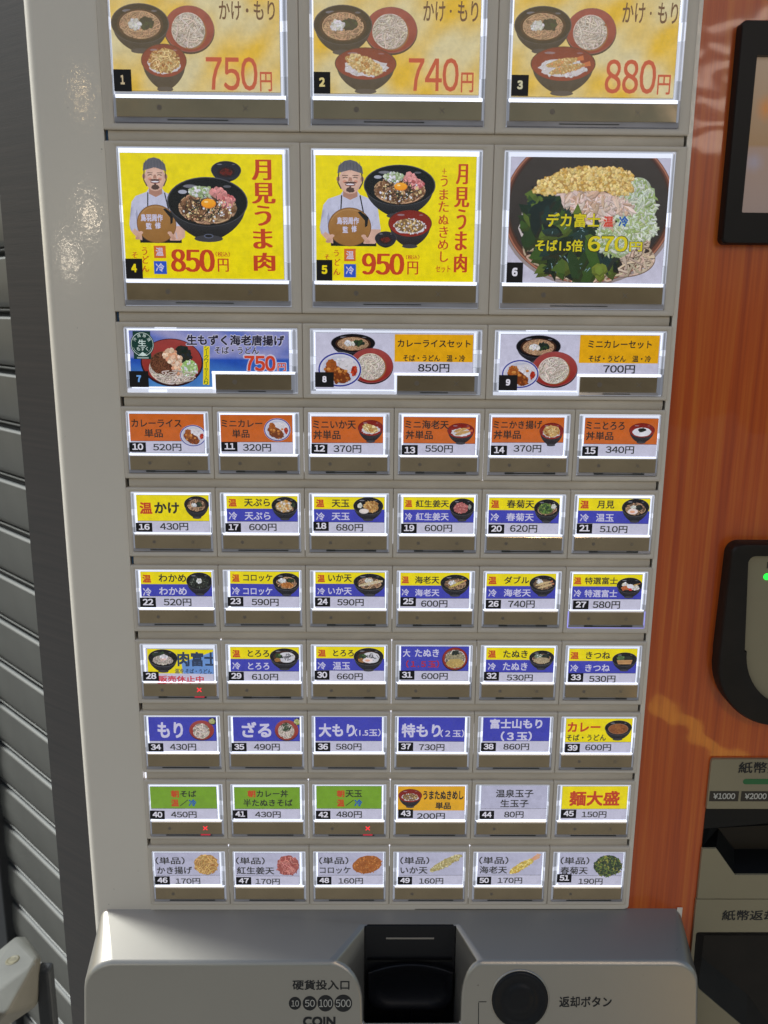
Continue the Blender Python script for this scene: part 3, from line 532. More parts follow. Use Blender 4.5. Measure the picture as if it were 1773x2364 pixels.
def deka(a, b):
    x0, y0, x1, y1 = b; W_, H = x1 - x0, y1 - y0; r = a.rnd
    P = lambda u, v: (x0 + W_ * u, y0 + H * v)
    cx, cy = P(.503, .40)
    a.ell(cx, cy + H * .03, W_ * .555, H * .60, L(150, 138, 140), 72); a.ell(cx, cy, W_ * .545, H * .605, L(106, 62, 50), 72); a.ring(cx, cy, W_ * .541, H * .600, W_ * .009, L(168, 112, 92), 90)
    a.ell(cx, cy - H * .01, W_ * .515, H * .572, L(42, 38, 44), 72, top=L(66, 58, 54)); a.ring(cx, cy - H * .01, W_ * .515, H * .572, W_ * .012, L(66, 44, 38), 90)
    # noodles under everything
    for u, v, ru, rv, n in ((.30, .72, .20, .16, 60), (.74, .80, .20, .14, 90), (.14, .48, .06, .14, 14), (.50, .95, .2, .05, 40), (.80, .66, .1, .12, 40)):
        for i in range(n): a.strand(*P(u, v), W_ * ru, H * rv, W_ * .011, L(196, 176, 158), L(120, 100, 88), 1.4, seg=8, curl=1.2)
    a.ribbon([P(.13, .38), P(.09, .44), P(.085, .52), P(.07, .56), P(.09, .62), P(.12, .58)], W_ * .02, L(196, 188, 190))
    # wakame
    G = [L(26, 44, 34), L(38, 62, 36), L(20, 34, 36), L(56, 84, 38), L(30, 52, 52), L(84, 104, 44)]
    for (u, v, ru, rv, n, sz) in ((.26, .38, .15, .12, 50, .05), (.36, .55, .24, .14, 90, .06), (.44, .76, .24, .18, 120, .06), (.22, .52, .1, .14, 30, .05)):
        a.crumbs(*P(u, v), W_ * ru, H * rv, G, n, W_ * sz, el=1.7, base=L(22, 34, 28))
    for i in range(36):
        px, py = P(r.uniform(.24, .6), r.uniform(.42, .9)); k = W_ * r.uniform(.012, .03); h = r.uniform(0, 3.1)
        a.poly([(px, py), (px + k * math.cos(h), py + k * math.sin(h)), (px + k * .3 * math.cos(h + 1.4), py + k * .3 * math.sin(h + 1.4))], L(120, 150, 160))
    a.poly([P(.28, .90), P(.35, .80), P(.37, .84), P(.37, .93)], L(72, 96, 44)); a.crumbs(*P(.585, .905), W_ * .04, H * .04, [L(110, 124, 50)], 8, W_ * .03)
    # onion
    O = [L(196, 208, 190), L(214, 222, 214), L(170, 188, 130), L(150, 172, 110), L(206, 214, 196)]
    a.crumbs(*P(.80, .40), W_ * .13, H * .22, O, 430, W_ * .012, el=1.9, j=.12, base=L(160, 178, 140)); a.crumbs(*P(.70, .62), W_ * .14, H * .16, O, 400, W_ * .012, el=1.9, j=.12, base=L(156, 172, 132)); a.crumbs(*P(.80, .26), W_ * .09, H * .10, O, 150, W_ * .011, el=1.9)
    a.crumbs(*P(.86, .54), W_ * .08, H * .12, O, 190, W_ * .012, el=2.0)
    # chicken
    K_ = [L(216, 190, 178), L(228, 208, 200), L(206, 172, 150), L(222, 200, 196)]
    for (u, v, ru, rv, rot) in ((.40, .30, .12, .075, .5), (.52, .36, .16, .06, .7), (.62, .34, .14, .06, .35), (.46, .42, .10, .05, .9), (.60, .44, .09, .05, .9), (.68, .37, .10, .04, .3)):
        a.crumbs(*P(u, v), W_ * ru, H * rv, K_, 60, W_ * .020, rot=rot, el=2.0, j=.12, base=L(186, 150, 132))
    # tempura crumbs
    Y = [L(226, 196, 120), L(238, 214, 150), L(206, 164, 84), L(232, 206, 140)]
    for (u, v, ru, rv, n) in ((.46, .15, .19, .075, 190), (.30, .21, .13, .07, 110), (.62, .16, .15, .085, 160), (.22, .26, .08, .035, 40), (.68, .24, .09, .055, 70), (.50, .21, .22, .05, 120)):
        a.crumbs(*P(u, v), W_ * ru, H * rv, Y, int(n * 1.7), W_ * .0105, j=.10, base=L(180, 140, 80))
    a.poly([P(.40, .44), P(.43, .36), P(.46, .44), P(.43, .47)], L(92, 112, 44))

def cloudfield(a, x0, y0, x1, y1, f, nx=22, ny=18):
    for i in range(nx):
        for j in range(ny):
            q = [(x0 + (x1 - x0) * (i + di) / nx, y0 + (y1 - y0) * (j + dj) / ny) for di, dj in ((0, 0), (1, 0), (1, 1), (0, 1))]
            a.poly(q, None, [f(*p) for p in q])

# ------------------------------------------------------------------ the ticket machine
U, PITCH = 0.06, 0.05439
ROWS = [(-2, 3), (0, 3), (2, 3)] + [(k, 6) for k in range(3, 10)]
HB, HS, HL = 0.10266, 0.04827, 0.0498
machine = thing('ticket_machine', 'ivory meal ticket machine with lit menu buttons, orange wood front and silver coin unit', 'ticket machine', (0.16, 0, -0.69))
MO = (-0.16, 0, 0.69)      # children are written in world metres, origin moved to the machine's base
def part(name, mb, m, parent=None, sm=False, lab=None):
    o = link(name, mb.mesh(name, m, sm), parent or machine, MO if parent is None else (0, 0, 0))
    if lab: o['label'] = lab
    return o
ZB, ZT = -0.69, 0.135
# body: left column, right border, foot strip, with a rounded left edge
mb = MB(); n = 11; prof = []
for i in range(n):
    a = R_(180 - 90 * i / (n - 1)); prof.append((-0.0455 + 0.008 + 0.008 * math.cos(a), 0.0095 - 0.008 * math.sin(a)))
prof = [(-0.0455, 0.05)] + prof + [(-0.0002, 0.0015), (-0.0002, 0.012)]
mb.loft([[(x, y, ZB) for x, y in prof], [(x, y, ZT) for x, y in prof]], close=False)
mb.f = [q[::-1] for q in mb.f]
body = part('front_body', mb, M['cream']); smooth(body, 40)
mb = MB()
poly = [(0.3594, ZT), (0.3594, -0.5393), (-0.0002, -0.5393), (-0.0002, ZB), (0.20, ZB), (0.20, -0.5436), (0.3605, -0.5436)] + [(0.3626 - 0.003 + 0.003 * math.cos(R_(t)), -0.5406 + 0.003 * math.sin(R_(t))) for t in range(-90, 1, 15)] + [(0.3626, ZT)]
border = part('border', extrude_poly(poly, 0.0012, 0.02), M['cream']); bevel(border, 0.0006, 2)
# backing behind the gaps between the buttons
mb = MB(); mb.box(-0.0002, 0.3594, 0.008, 0.012, -0.5393, ZT); part('inner_backing', mb, M['gap'])
# wood-grain front to the right
mb = MB(); mb.v = [(x, 0.0022, z) for x, z in ((0.3596, ZB), (0.4145, ZB), (0.4145, -0.4175), (0.66, -0.4175), (0.66, ZT), (0.3596, ZT))]; mb.f = [list(range(6))]
part('wood_panel', mb, M['orange_wood'])
mb = MB(); mb.box(0.4145, 0.66, 0.0215, 0.024, ZB, -0.4175); part('slot_backing', mb, M['gap'])
# dark side panel, running back to the left
sp = link('side_panel', None, machine); bpy.data.objects.remove(sp)
mb = MB(); mb.box(-0.0425, 0, 0, 0.004, ZB, ZT)
sp = part('side_panel', mb, M['dark_wood'])
sp.location = (-0.0450 + MO[0], 0.0072, MO[2]); sp.rotation_euler = (0, 0, -math.atan2(0.5796, 0.8148))
# divider strips between the rows
tops = [-k * PITCH for k, c in ROWS]
hs = [HB, HB, HS] + [HS] * 6 + [HL]
dmesh = None
for i in range(9):
    z1 = tops[i] - hs[i] - 0.0001; z0 = tops[i + 1] + 0.0001; zc = (z0 + z1) / 2
    if dmesh is None:
        mb = MB(); h = 0.0034
        sec = [(0.006, -h), (0.0028, -h), (0.0022, -h * .72), (0.0018, 0), (0.0021, h * .72), (0.003, h), (0.006, h)]
        mb.loft([[(0.0022, y, z) for y, z in sec], [(0.3578, y, z) for y, z in sec]], close=False)
        dmesh = mb.mesh('divider_strip', M['strip'], True)
    o = link('divider_strip', dmesh, machine, (MO[0], 0, zc + MO[2])); o.scale = (1, 1, 1)
for i, nm in ((0, 'blue'), (1, 'blue'), (4, 'blue'), (7, 'leak')):
    mb = MB(); z1 = tops[i] - hs[i]; z0 = tops[i + 1]; mb.box(0.0006, 0.0015, 0.0035, 0.006, z0, z1)
    part('edge_tape' if nm == 'blue' else 'light_gap', mb, M[nm])
for row, col, f0, f1 in ((6, 3, 0, 1), (6, 2, .5, .9), (6, 1, 0, .6), (6, 4, .1, .4), (8, 2, 0, 1), (8, 3, .0, .3), (9, 1, 0, .8), (9, 3, 0, .35), (4, 2, .3, .9), (4, 3, .3, .8), (5, 3, .3, .8), (5, 1, .3, .7), (3, 2, .35, .9), (3, 4, .3, 1), (7, 3, 0, 1), (7, 4, .2, .7), (9, 4, 0, .9)):
    mb = MB(); z = tops[row]; h = hs[row]; mb.box(col * U - 0.0004, col * U + 0.0004, 0.0018, 0.006, z - h * f1, z - h * f0)
    part('light_gap', mb, M['leak'])

# ---- card table: one line per button (millimetres from the button's upper left corner)
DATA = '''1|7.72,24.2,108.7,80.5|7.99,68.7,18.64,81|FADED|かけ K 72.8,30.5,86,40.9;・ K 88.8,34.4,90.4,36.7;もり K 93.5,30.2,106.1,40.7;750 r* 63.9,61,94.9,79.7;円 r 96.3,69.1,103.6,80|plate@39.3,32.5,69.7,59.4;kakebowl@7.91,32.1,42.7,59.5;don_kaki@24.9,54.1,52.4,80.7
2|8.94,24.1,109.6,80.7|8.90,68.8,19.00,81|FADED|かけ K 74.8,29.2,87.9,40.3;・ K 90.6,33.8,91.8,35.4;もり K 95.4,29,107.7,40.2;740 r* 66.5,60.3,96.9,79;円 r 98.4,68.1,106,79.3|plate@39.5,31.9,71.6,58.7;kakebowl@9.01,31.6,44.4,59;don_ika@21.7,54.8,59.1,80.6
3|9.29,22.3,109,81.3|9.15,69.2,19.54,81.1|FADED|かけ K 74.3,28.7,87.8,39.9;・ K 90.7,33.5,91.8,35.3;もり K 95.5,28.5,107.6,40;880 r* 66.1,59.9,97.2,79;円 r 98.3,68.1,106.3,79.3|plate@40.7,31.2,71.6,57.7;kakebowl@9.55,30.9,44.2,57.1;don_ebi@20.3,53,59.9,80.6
4|8.49,6.72,108.9,81.6|8.69,69.8,19.31,82|Y|月 R* 89.8,10.20,102.1,22.2;見 R* 89.5,23.7,104.5,36;う R* 91,37.1,101.6,49.2;ま R* 89.7,51,102.2,63.1;肉 R* 89.7,65.5,103.5,76.6;850 R* 37.3,63.8,65.2,77.6;（税込） R 65.8,65.1,74.8,68.1;円 R 66.9,69.3,73.9,77.3;う R 19.36,62.8,22.7,67.5;ど R 19.46,68,23.6,72.7;ん R 18.77,74,23.4,77.7;そ R 12.79,65.8,16.66,69.5;温 W 28.1,62.9,32.9,67.9;冷 W 27.6,72.4,33,77.6;鳥羽周作 W* 19.70,42.8,33.5,47.2;監 W* 22.7,48,26.3,51.9;修 W* 28.4,47.6,32.1,51.6|chef@12.12,9.28,47,60;osq@26.7,61.7,34.2,69.2;bsq@26.3,71.1,34.3,79;sauce@64.5,10.99,83.3,23.5;umabowl@36.4,20.4,86.9,59.1
5|9.38,6.90,109.6,82.2|9.57,69.5,19.61,82.2|Y|月 R* 96.8,11.56,104.3,23.4;見 R* 96,25,105.6,37;う R* 97.8,38.1,104.1,50.4;ま R* 97.2,51.4,104.9,63;肉 R* 96.9,65,105.3,76.4;＋ R 88,14.18,90.9,17.55;う R 87.3,18.27,91.8,24.9;ま R 86.7,26.4,92.3,32.7;た R 86.3,33.6,92.8,39.9;ぬ R 86.5,41.5,93,47.4;き R 87.1,48.5,92.8,55.4;め R 86.5,56.6,93,62.6;し R 88,63.7,93.2,70.1;セット R 85.3,72.3,94.8,76.5;950 R* 38.3,65.2,65.4,78.3;（税込） R 66.3,66,74.9,68.7;円 R 67.3,70,74.2,78;う R 20.6,63.4,23.7,67.3;ど R 21.1,68.8,24.7,72.9;ん R 20.2,74.8,24.7,78.6;そ R 14.60,66.2,17.87,69.2;温 W 28.4,63.9,33.3,68.9;冷 W 28.2,73.2,33.3,78.3;鳥羽周作 W* 22.6,43.5,36.5,47.9;監 W* 26.2,49.1,29.6,53;修 W* 31.7,48.5,35.1,52.5|chef@11.78,9.53,50.2,60.9;osq@27.1,62.5,34.4,70.1;bsq@27,71.9,34.6,80;umabowl@39.3,12.08,84.3,44;don_uma@54.9,38.8,82.4,61.9;sauce@46.5,51.8,60.2,61.8
6|11.08,6.78,110.6,82.1|10.64,70,21,82.5|W|デカ富士 y* 34.6,39.8,68.5,48.3;温 r* 70.6,41.4,76.9,47.9;・ K 77.9,43.9,79.3,45.3;冷 b* 80.3,41.3,86.2,47.8;そば1.5倍 y* 28.3,55.8,58.4,63.1;670 y* 61.6,53.5,86.8,62.8;円 y* 88.1,56.9,96.3,62.6|dekafuji@11.08,6.78,110.6,82.1
7|7.72,5.58,111,31.1,60.5,41.4|6.86,31.4,19.40,41.8|SEA|生もずく海老唐揚げ O* 45,7.84,108.3,14.64;そば・うどん O 63,15.36,91.6,19.91;750 P* 82.1,20.9,102.3,30.9;円 P 103.5,25.6,109,30.8|redmozuku@14.39,9.99,55,40.8;emblem@8.68,5.92,24,23.7;ystrip@54.6,14.93,59.9,40.1
8|8.39,5.94,111.2,31.6,59.5,42.1|7.95,31.2,20.2,40.9|W;gold@59.8,6.61,110.9,24.2|カレーライスセット K 61.7,9.97,109.1,14.88;そば・うどん　温・冷 K 65.4,19.52,105.8,23.9;８５０円 K 75.2,25.4,95.7,30.8|kakebowl@18.35,6.52,47.2,21.5;plate@30,15.20,59.1,38.9;curry@9.79,18.30,38.4,40.8
9|8.79,6.09,113,31.2,60.1,42|8.31,32.2,20.5,42.2|W;gold@60.5,6.03,112.5,24.1|ミニカレーセット K 65.7,9.39,107.2,14.54;そば・うどん　温・冷 K 66.5,18.96,107.4,23.3;７００円 K 76.5,25.2,97.4,30.6|kakebowl@18.92,6.52,48.2,24.5;plate@29.3,16.49,59.9,40.4;curry@10.03,22.2,34.5,40.8
10|4.80,5.02,53.9,30.8|4.30,23.8,15.24,30.3|O:23.12|カレーライス K 6.33,8.48,39.4,13.74;単品 K 14.60,14.98,26.7,20.6;５２０円 K 19.80,24.7,38.6,29.7|curry@37.7,12.28,55.2,26.7
11|4.80,5.37,52.5,30.6|5.15,23.2,15.96,29.5|O:23.50|ミニカレー K 5.57,8.48,32.7,13.36;単品 K 12.57,14.97,24,20.5;３２０円 K 19.37,24.5,38.1,29.7|curry@33.5,7.55,51.3,22.9
12|5.04,6.01,52.7,31.2|5.74,23.8,16.51,30.3|O:23.64|ミニいか天 K 6.18,8.43,34.6,14.16;丼単品 K 6.34,15.12,24.4,21.1;３７０円 K 19.64,24.9,38.2,30.1|don_ika@35.9,8.27,52.9,23.4
13|6.27,5.82,54.5,31.4|5.19,24.4,15.91,31.1|O:23.30|ミニ海老天 K 7.31,7.78,36.3,13.51;丼単品 K 7.78,14.70,25.9,20.5;５５０円 K 21,24.3,39.5,29.3|don_ebi@35.5,9.53,53.6,23.9
14|5.14,5.79,53.2,31.2|4.66,24.4,15.55,30.9|O:22.68|ミニかき揚げ K 5.77,7.75,38.2,13.34;丼単品 K 6.16,14.30,24.4,20.1;３７０円 K 19.81,24.1,38.4,29.1|don_kaki@36.8,9.35,53,25.1
15|7.05,5.59,56.1,31.3|5.88,24.5,16.49,31.1|O:23.04|ミニとろろ K 7.71,7.88,33.4,13.24;丼単品 K 7.98,14.65,26.4,20.3;３４０円 K 21.8,24.2,40.9,29.3|don_tororo@36.8,8.71,54.1,22.6
16|6.33,5.44,55.2,31.3|5.47,24.4,16.58,30.7|Y:23.48|温 R* 8.55,10.24,17.05,18.38;かけ K* 18.54,10.16,35.2,18.15;４３０円 K 21.6,24.5,40.8,29.8|kake@38.4,6.10,55.2,21.9
17|7.07,5.76,55.2,31.2|6.06,24.3,16.68,30.5|Y:14.57/B:23.52|温 R* 8.60,7.47,14.15,12.93;天ぷら K 19.18,7.37,36.6,12.84;冷 W 8.53,16.59,14.24,22.1;天ぷら W 19.29,16.65,36.7,22.2;６００円 K 22,24.7,40.7,29.9|tempura@37.4,6.27,55.5,22.7
18|6.22,6.01,54.2,30.9|5.73,22.9,16.29,29.4|Y:14.53/B:23.56|温 R* 7.64,7.49,13.35,12.97;天玉 K 18.39,7.56,30.3,12.89;冷 W 7.77,16.63,13.50,22.1;天玉 W 18.34,16.70,30.5,21.9;６８０円 K 21.3,24.5,39.7,29.7|tentama@32.9,5.94,53.3,22.7
19|6.89,5.88,54.9,31.1|5.54,24,16.14,30.7|Y:14.63/B:23.60|温 R* 7.89,7.67,12.80,12.62;紅生姜天 K 15.18,7.57,37.7,12.75;冷 W 8.02,16.66,12.94,21.8;紅生姜天 W 15.32,16.49,37.7,21.9;６００円 K 21.4,24.8,40.2,29.9|beni@38.1,6.69,55.5,23
20|5.05,5.84,53.3,31.2|5.03,24.2,15.87,30.7|Y:14.45/B:23.43|温 R* 6.31,7.32,11.90,12.81;春菊天 K 17.03,6.99,35.7,12.71;冷 W 6.42,16.48,12.17,21.8;春菊天 W 17.10,16.22,35.8,21.7;６２０円 K 19.98,24.4,38.6,29.8|shungiku@35.8,6.58,53.7,23.2
21|6.08,5.70,54.9,31.2|5.26,23.3,15.97,30.2|Y:14.48/B:23.31|温 R* 7.07,7.19,12.97,12.83;月見 K 18.41,7.10,30.2,12.60;冷 W 7.40,16.51,13.39,21.9;温玉 W 18.25,16.27,30.5,21.8;５１０円 K 21.4,24.7,40.4,29.7|tsukimi@35.7,5.76,54.5,22.7
22|6.14,5.05,55.1,30.9|5.28,23.4,16.25,30.4|Y:14.07/B:22.82|温 R* 7.73,6.89,13.68,12.66;わかめ K 18.83,6.41,37.7,12.10;冷 W 7.58,16.39,13.40,22.4;わかめ W 18.72,15.90,37.8,21.5;５２０円 K 21.5,24.1,40.7,29.6|wakame@37.5,5.53,55.6,22.4
23|7.81,4.35,55.5,30|5.88,22.6,16.79,29.3|Y:13.37/B:22.37|温 R* 9.36,6.19,14.64,11.72;コロッケ K 17.14,5.95,37.2,11.25;冷 W 9.22,15.53,14.60,21;コロッケ W 16.87,15.62,37,21;５９０円 K 22.5,23.7,41.3,29|korokke@37.2,5.22,56.3,22.1
24|6.66,4.77,54.9,30.5|6.30,22.6,16.93,29.3|Y:13.16/B:22.25|温 R* 8.26,6.29,13.40,11.59;いか天 K 15.68,5.83,31.9,11.37;冷 W 8.17,15.81,13.34,20.7;いか天 W 15.61,15.34,31.9,20.7;５９０円 K 21.8,23.7,40.3,28.9|ika@33,5.57,55.6,22
25|5.55,4.95,53.5,30.7|5.60,22.2,16.49,28.8|Y:14.23/B:23.66|温 R* 6.36,7.18,11.36,12.34;海老天 K 15.54,7.11,32.4,12.50;冷 W 6.47,16.32,11.49,21.3;海老天 W 15.69,16.41,32.6,21.7;６００円 K 20,24.6,38.4,29.8|ebi@33.2,6.22,53.8,22.4
26|5.31,5.36,53.5,31.2|5.05,23.8,15.74,30.3|Y:14.34/B:23.54|温 R* 6.31,7.04,12.01,12.68;ダブル K 17.33,6.96,34.7,12.36;冷 W 6.63,16.27,12.35,21.8;海老天 W 17.31,16.10,36.1,21.7;７４０円 K 20.6,24.5,39.2,30|ebi2@35.1,6.55,53.9,22.1
27|5.40,5.30,53.8,31.3|5.97,24,16.91,30.5|Y:14.20/B:23.41|温 R* 5.75,7.22,11.00,12.39;特選富士 K 13.36,7.14,36.2,12.31;冷 W 6.28,16.30,11.40,21.6;特選富士 W 13.70,16.22,36.5,21.7;５８０円 K 19.96,24.5,39.1,30.1|tokusen@36,7.60,54,22.8
28|6.66,7.22,54.3,33.2|4.39,24,15.47,31|NIKU:25.65|肉富士 N* 29.2,8.61,57.4,19.67;温冷 そば・うどん N 27.1,21.4,53.1,25.2;販売休止中 p* 15.09,26.9,47.4,31.6;販売休止中 p* 14.37,32.3,46.8,36.7|niku@8.37,7.51,29.1,25.1
29|6.08,5.77,54.6,31.1|4.76,23.8,15.56,30.5|Y:14.71/B:24.04|温 R* 7.84,7.54,13.34,13.10;とろろ K 18.61,7.48,33.7,12.63;冷 W 7.55,16.73,13.29,22.2;とろろ W 18.58,16.91,33.6,22.2;６１０円 K 21.1,25.4,39.7,30.5|tororo@33.9,6.52,54.7,23.3
30|6.63,5.21,54.9,31.1|5.52,22.7,16.12,29.7|Y:13.99/B:23.16|温 R* 8.00,6.90,13.65,12.29;とろろ K 18.78,7.00,33.3,11.99;冷 W 7.76,16.34,13.59,21.9;温玉 W 18.51,16.12,30.7,22;６６０円 K 21.3,24.8,39.7,29.9|tororotama@33.1,5.96,54.4,23.8
31|6.67,4.72,54.8,30.7|5.52,22.5,16.37,29.4|B:23.34|大 W 7.85,6.41,13.14,12.30;たぬき W 16.39,6.36,33.4,12.24;（１.５玉） s* 10.23,14.85,33.7,20.5;６００円 K 21.2,24.4,40,29.6|tanukibig@35.7,5.07,54,22.9
32|7.06,5.44,55.3,31.5|5.63,23.1,16.43,29.9|Y:14.58/B:24.10|温 R* 8.04,6.97,13.80,12.63;たぬき K 18.88,6.91,36.2,12.56;冷 W 8.38,16.52,14.08,22;たぬき W 19.02,16.21,36.4,22.1;５３０円 K 22.1,25.2,40.7,30.3|tanuki@37.5,7.24,55.4,22.2
33|5.82,6.01,54.2,32.2|5.66,24.1,16.49,30.7|Y:15.32/B:24.69|温 R* 6.49,8.11,12.41,13.45;きつね K 17.49,7.88,34.8,13.39;冷 W 6.88,17.68,12.60,23;きつね W 17.55,17.45,35.1,22.9;５３０円 K 20.7,26,39.6,31.3|kitsune@36.6,8.78,54.4,23.2
34|5.71,5.20,54.3,32.2|5.04,24.9,15.97,31.6|B:23.93|もり W* 12.29,8.65,30.5,21;４３０円 K 20.5,25.5,39.4,31|mori@34.7,7.50,52.7,23.5;wasabi@48.4,5.13,54.4,10.82
35|6.33,5.01,54.4,31.8|5.11,24.5,15.91,31.2|B:23.94|ざる W* 12.76,8.21,33.9,20.4;４９０円 K 21.1,25.3,39.8,30.8|zaru@36.2,6.89,53.5,23.7;wasabi@49.4,5.20,55.6,10.89
36|5.49,4.24,53.6,31.8|5.50,24,16.39,31.1|B:23.60|大もり W* 8.07,9.29,34.1,19.82;（1.5玉） W 33.9,13.43,52.7,19.33;５８０円 K 20.3,25,38.9,30.4|
37|5.58,4.48,53.6,31.8|5.50,23.8,16.34,30.7|B:23.60|特もり W* 7.86,9.11,36.1,19.90;（２玉） W 35.9,13.67,53.1,19.58;７３０円 K 20.6,25.1,39.2,30.5|
38|6.63,4.70,54.9,31.8|5.44,23.8,16.30,30.6|B:23.43|富士山もり W* 11.35,5.37,49.2,13.11;（３玉） W* 19.46,15.22,42,22.8;８６０円 K 21.7,24.8,40.4,30.1|
39|6.58,5.36,54.8,32.6|6.45,24.5,17.34,31.5|Y:24.11|カレー R* 7.56,7.74,31.4,15.50;そば・うどん K 7.25,17.35,35.8,22.4;６００円 K 21.2,25.2,40.1,30.5|currysoba@34.8,6.82,54.5,22.8
40|3.96,6.18,52.6,32.7|4.10,24.6,14.97,31.6|G:24.09|朝 R* 19.48,8.49,25.2,14.44;そば K 26.2,8.72,38,13.99;温 R* 19.13,15.80,24.9,21.7;／ K 25.5,16.13,31.8,21.5;冷 b* 32.1,15.78,37.7,21.7;４５０円 K 18.67,25.8,37.5,31.1|
41|5.42,6.48,53.7,32.6|4.25,24.4,14.99,31.1|G:24.24|朝 R* 15.46,8.37,21.2,14.16;カレー丼 K 22.1,8.17,45.1,14.13;半たぬきそば K 12.19,15.58,48.4,21.6;４３０円 K 20.5,25.7,39.4,30.9|
42|5.73,5.33,53.9,32.7|5.35,24.7,16.12,31.6|G:23.87|朝 R* 20.9,8.06,26.5,13.85;天玉 K 27.3,8.04,39.4,13.84;温 R* 20.9,15.56,26.5,21.5;／ K 27.2,15.89,33.4,21;冷 b* 33.8,15.54,39.5,21.4;４８０円 K 20.4,25.3,39.3,30.8|
43|5.69,5.54,55.2,32.8|6.13,23.5,17.07,30.6|g:25.48|うまたぬきめし K* 24.3,8.50,53.9,15.76;単品 K* 33.4,17.98,44.8,23.7;２００円 K 19.95,26.8,40.6,32.1|don_uma@6.03,7.70,23.5,23.2
44|7.24,4.98,55.8,32.7|6.14,24.5,17.02,31.4|w:23.90|温泉玉子 K 17.74,7.37,45.4,13.94;生玉子 K 21.3,15.65,42.1,22.1;８０円 K 24.4,25.4,38.8,30.8|
45|6.86,5.28,55.4,32.9|6.44,23.5,17.81,30.4|Y:23.97|麺大盛 R* 12.02,8.52,49.3,20.8;１５０円 K 21.9,25.3,40.3,30.6|
46|4.24,6.65,52.6,33.3|4.14,25.5,15.38,32.5|w:25.90|（単品） K 5.17,9.49,27,15.68;かき揚げ K 5.92,17.54,32.2,23.9;１７０円 K 19.29,27.5,37.8,32.7|i_kaki@33.2,7.70,52.3,25.7
47|4.33,6.58,52.6,33.7|4.99,26.1,16.33,32.6|w:25.94|（単品） K 5.35,9.42,26.9,15.44;紅生姜天 K 5.88,17.48,33.8,23.9;１７０円 K 19.63,27.5,37.9,32.7|i_beni@34.9,7.63,52.5,25.9
48|6.37,6.51,55.1,33.7|5.60,25.7,16.57,32.4|w:25.62|（単品） K 7.30,9.35,29.3,15.38;コロッケ K 7.70,17.60,30.9,23.4;１６０円 K 21.6,27.2,40.1,32.5|i_korokke@32,8.09,54.7,24.9
49|7.12,6.18,55.4,33.7|6.41,25.7,17.25,32.4|w:25.57|（単品） K 8.05,9.11,29.9,15.32;いか天 K 8.31,17.54,28.7,23.5;１６０円 K 22.4,27.2,40.7,32.5|i_ika@29.4,6.87,55.1,24.2
50|6.67,5.93,54.9,33.6|6.09,25.6,16.88,32.3|w:25.25|（単品） K 7.28,8.86,29.3,15.08;海老天 K 7.86,16.86,28.6,23.1;１７０円 K 21.8,26.6,40.4,31.8|i_ebi@29.2,6.36,53.9,25.2
51|8.32,6.12,56,33.8|6.42,23.3,17.46,30.4|w:25.47|（単品） K 8.53,8.97,30.3,15.20;春菊天 K 8.98,17.25,29.6,23.5;１９０円 K 23.1,27.1,41.5,32.4|i_shun@34,7.35,55.4,26.4'''
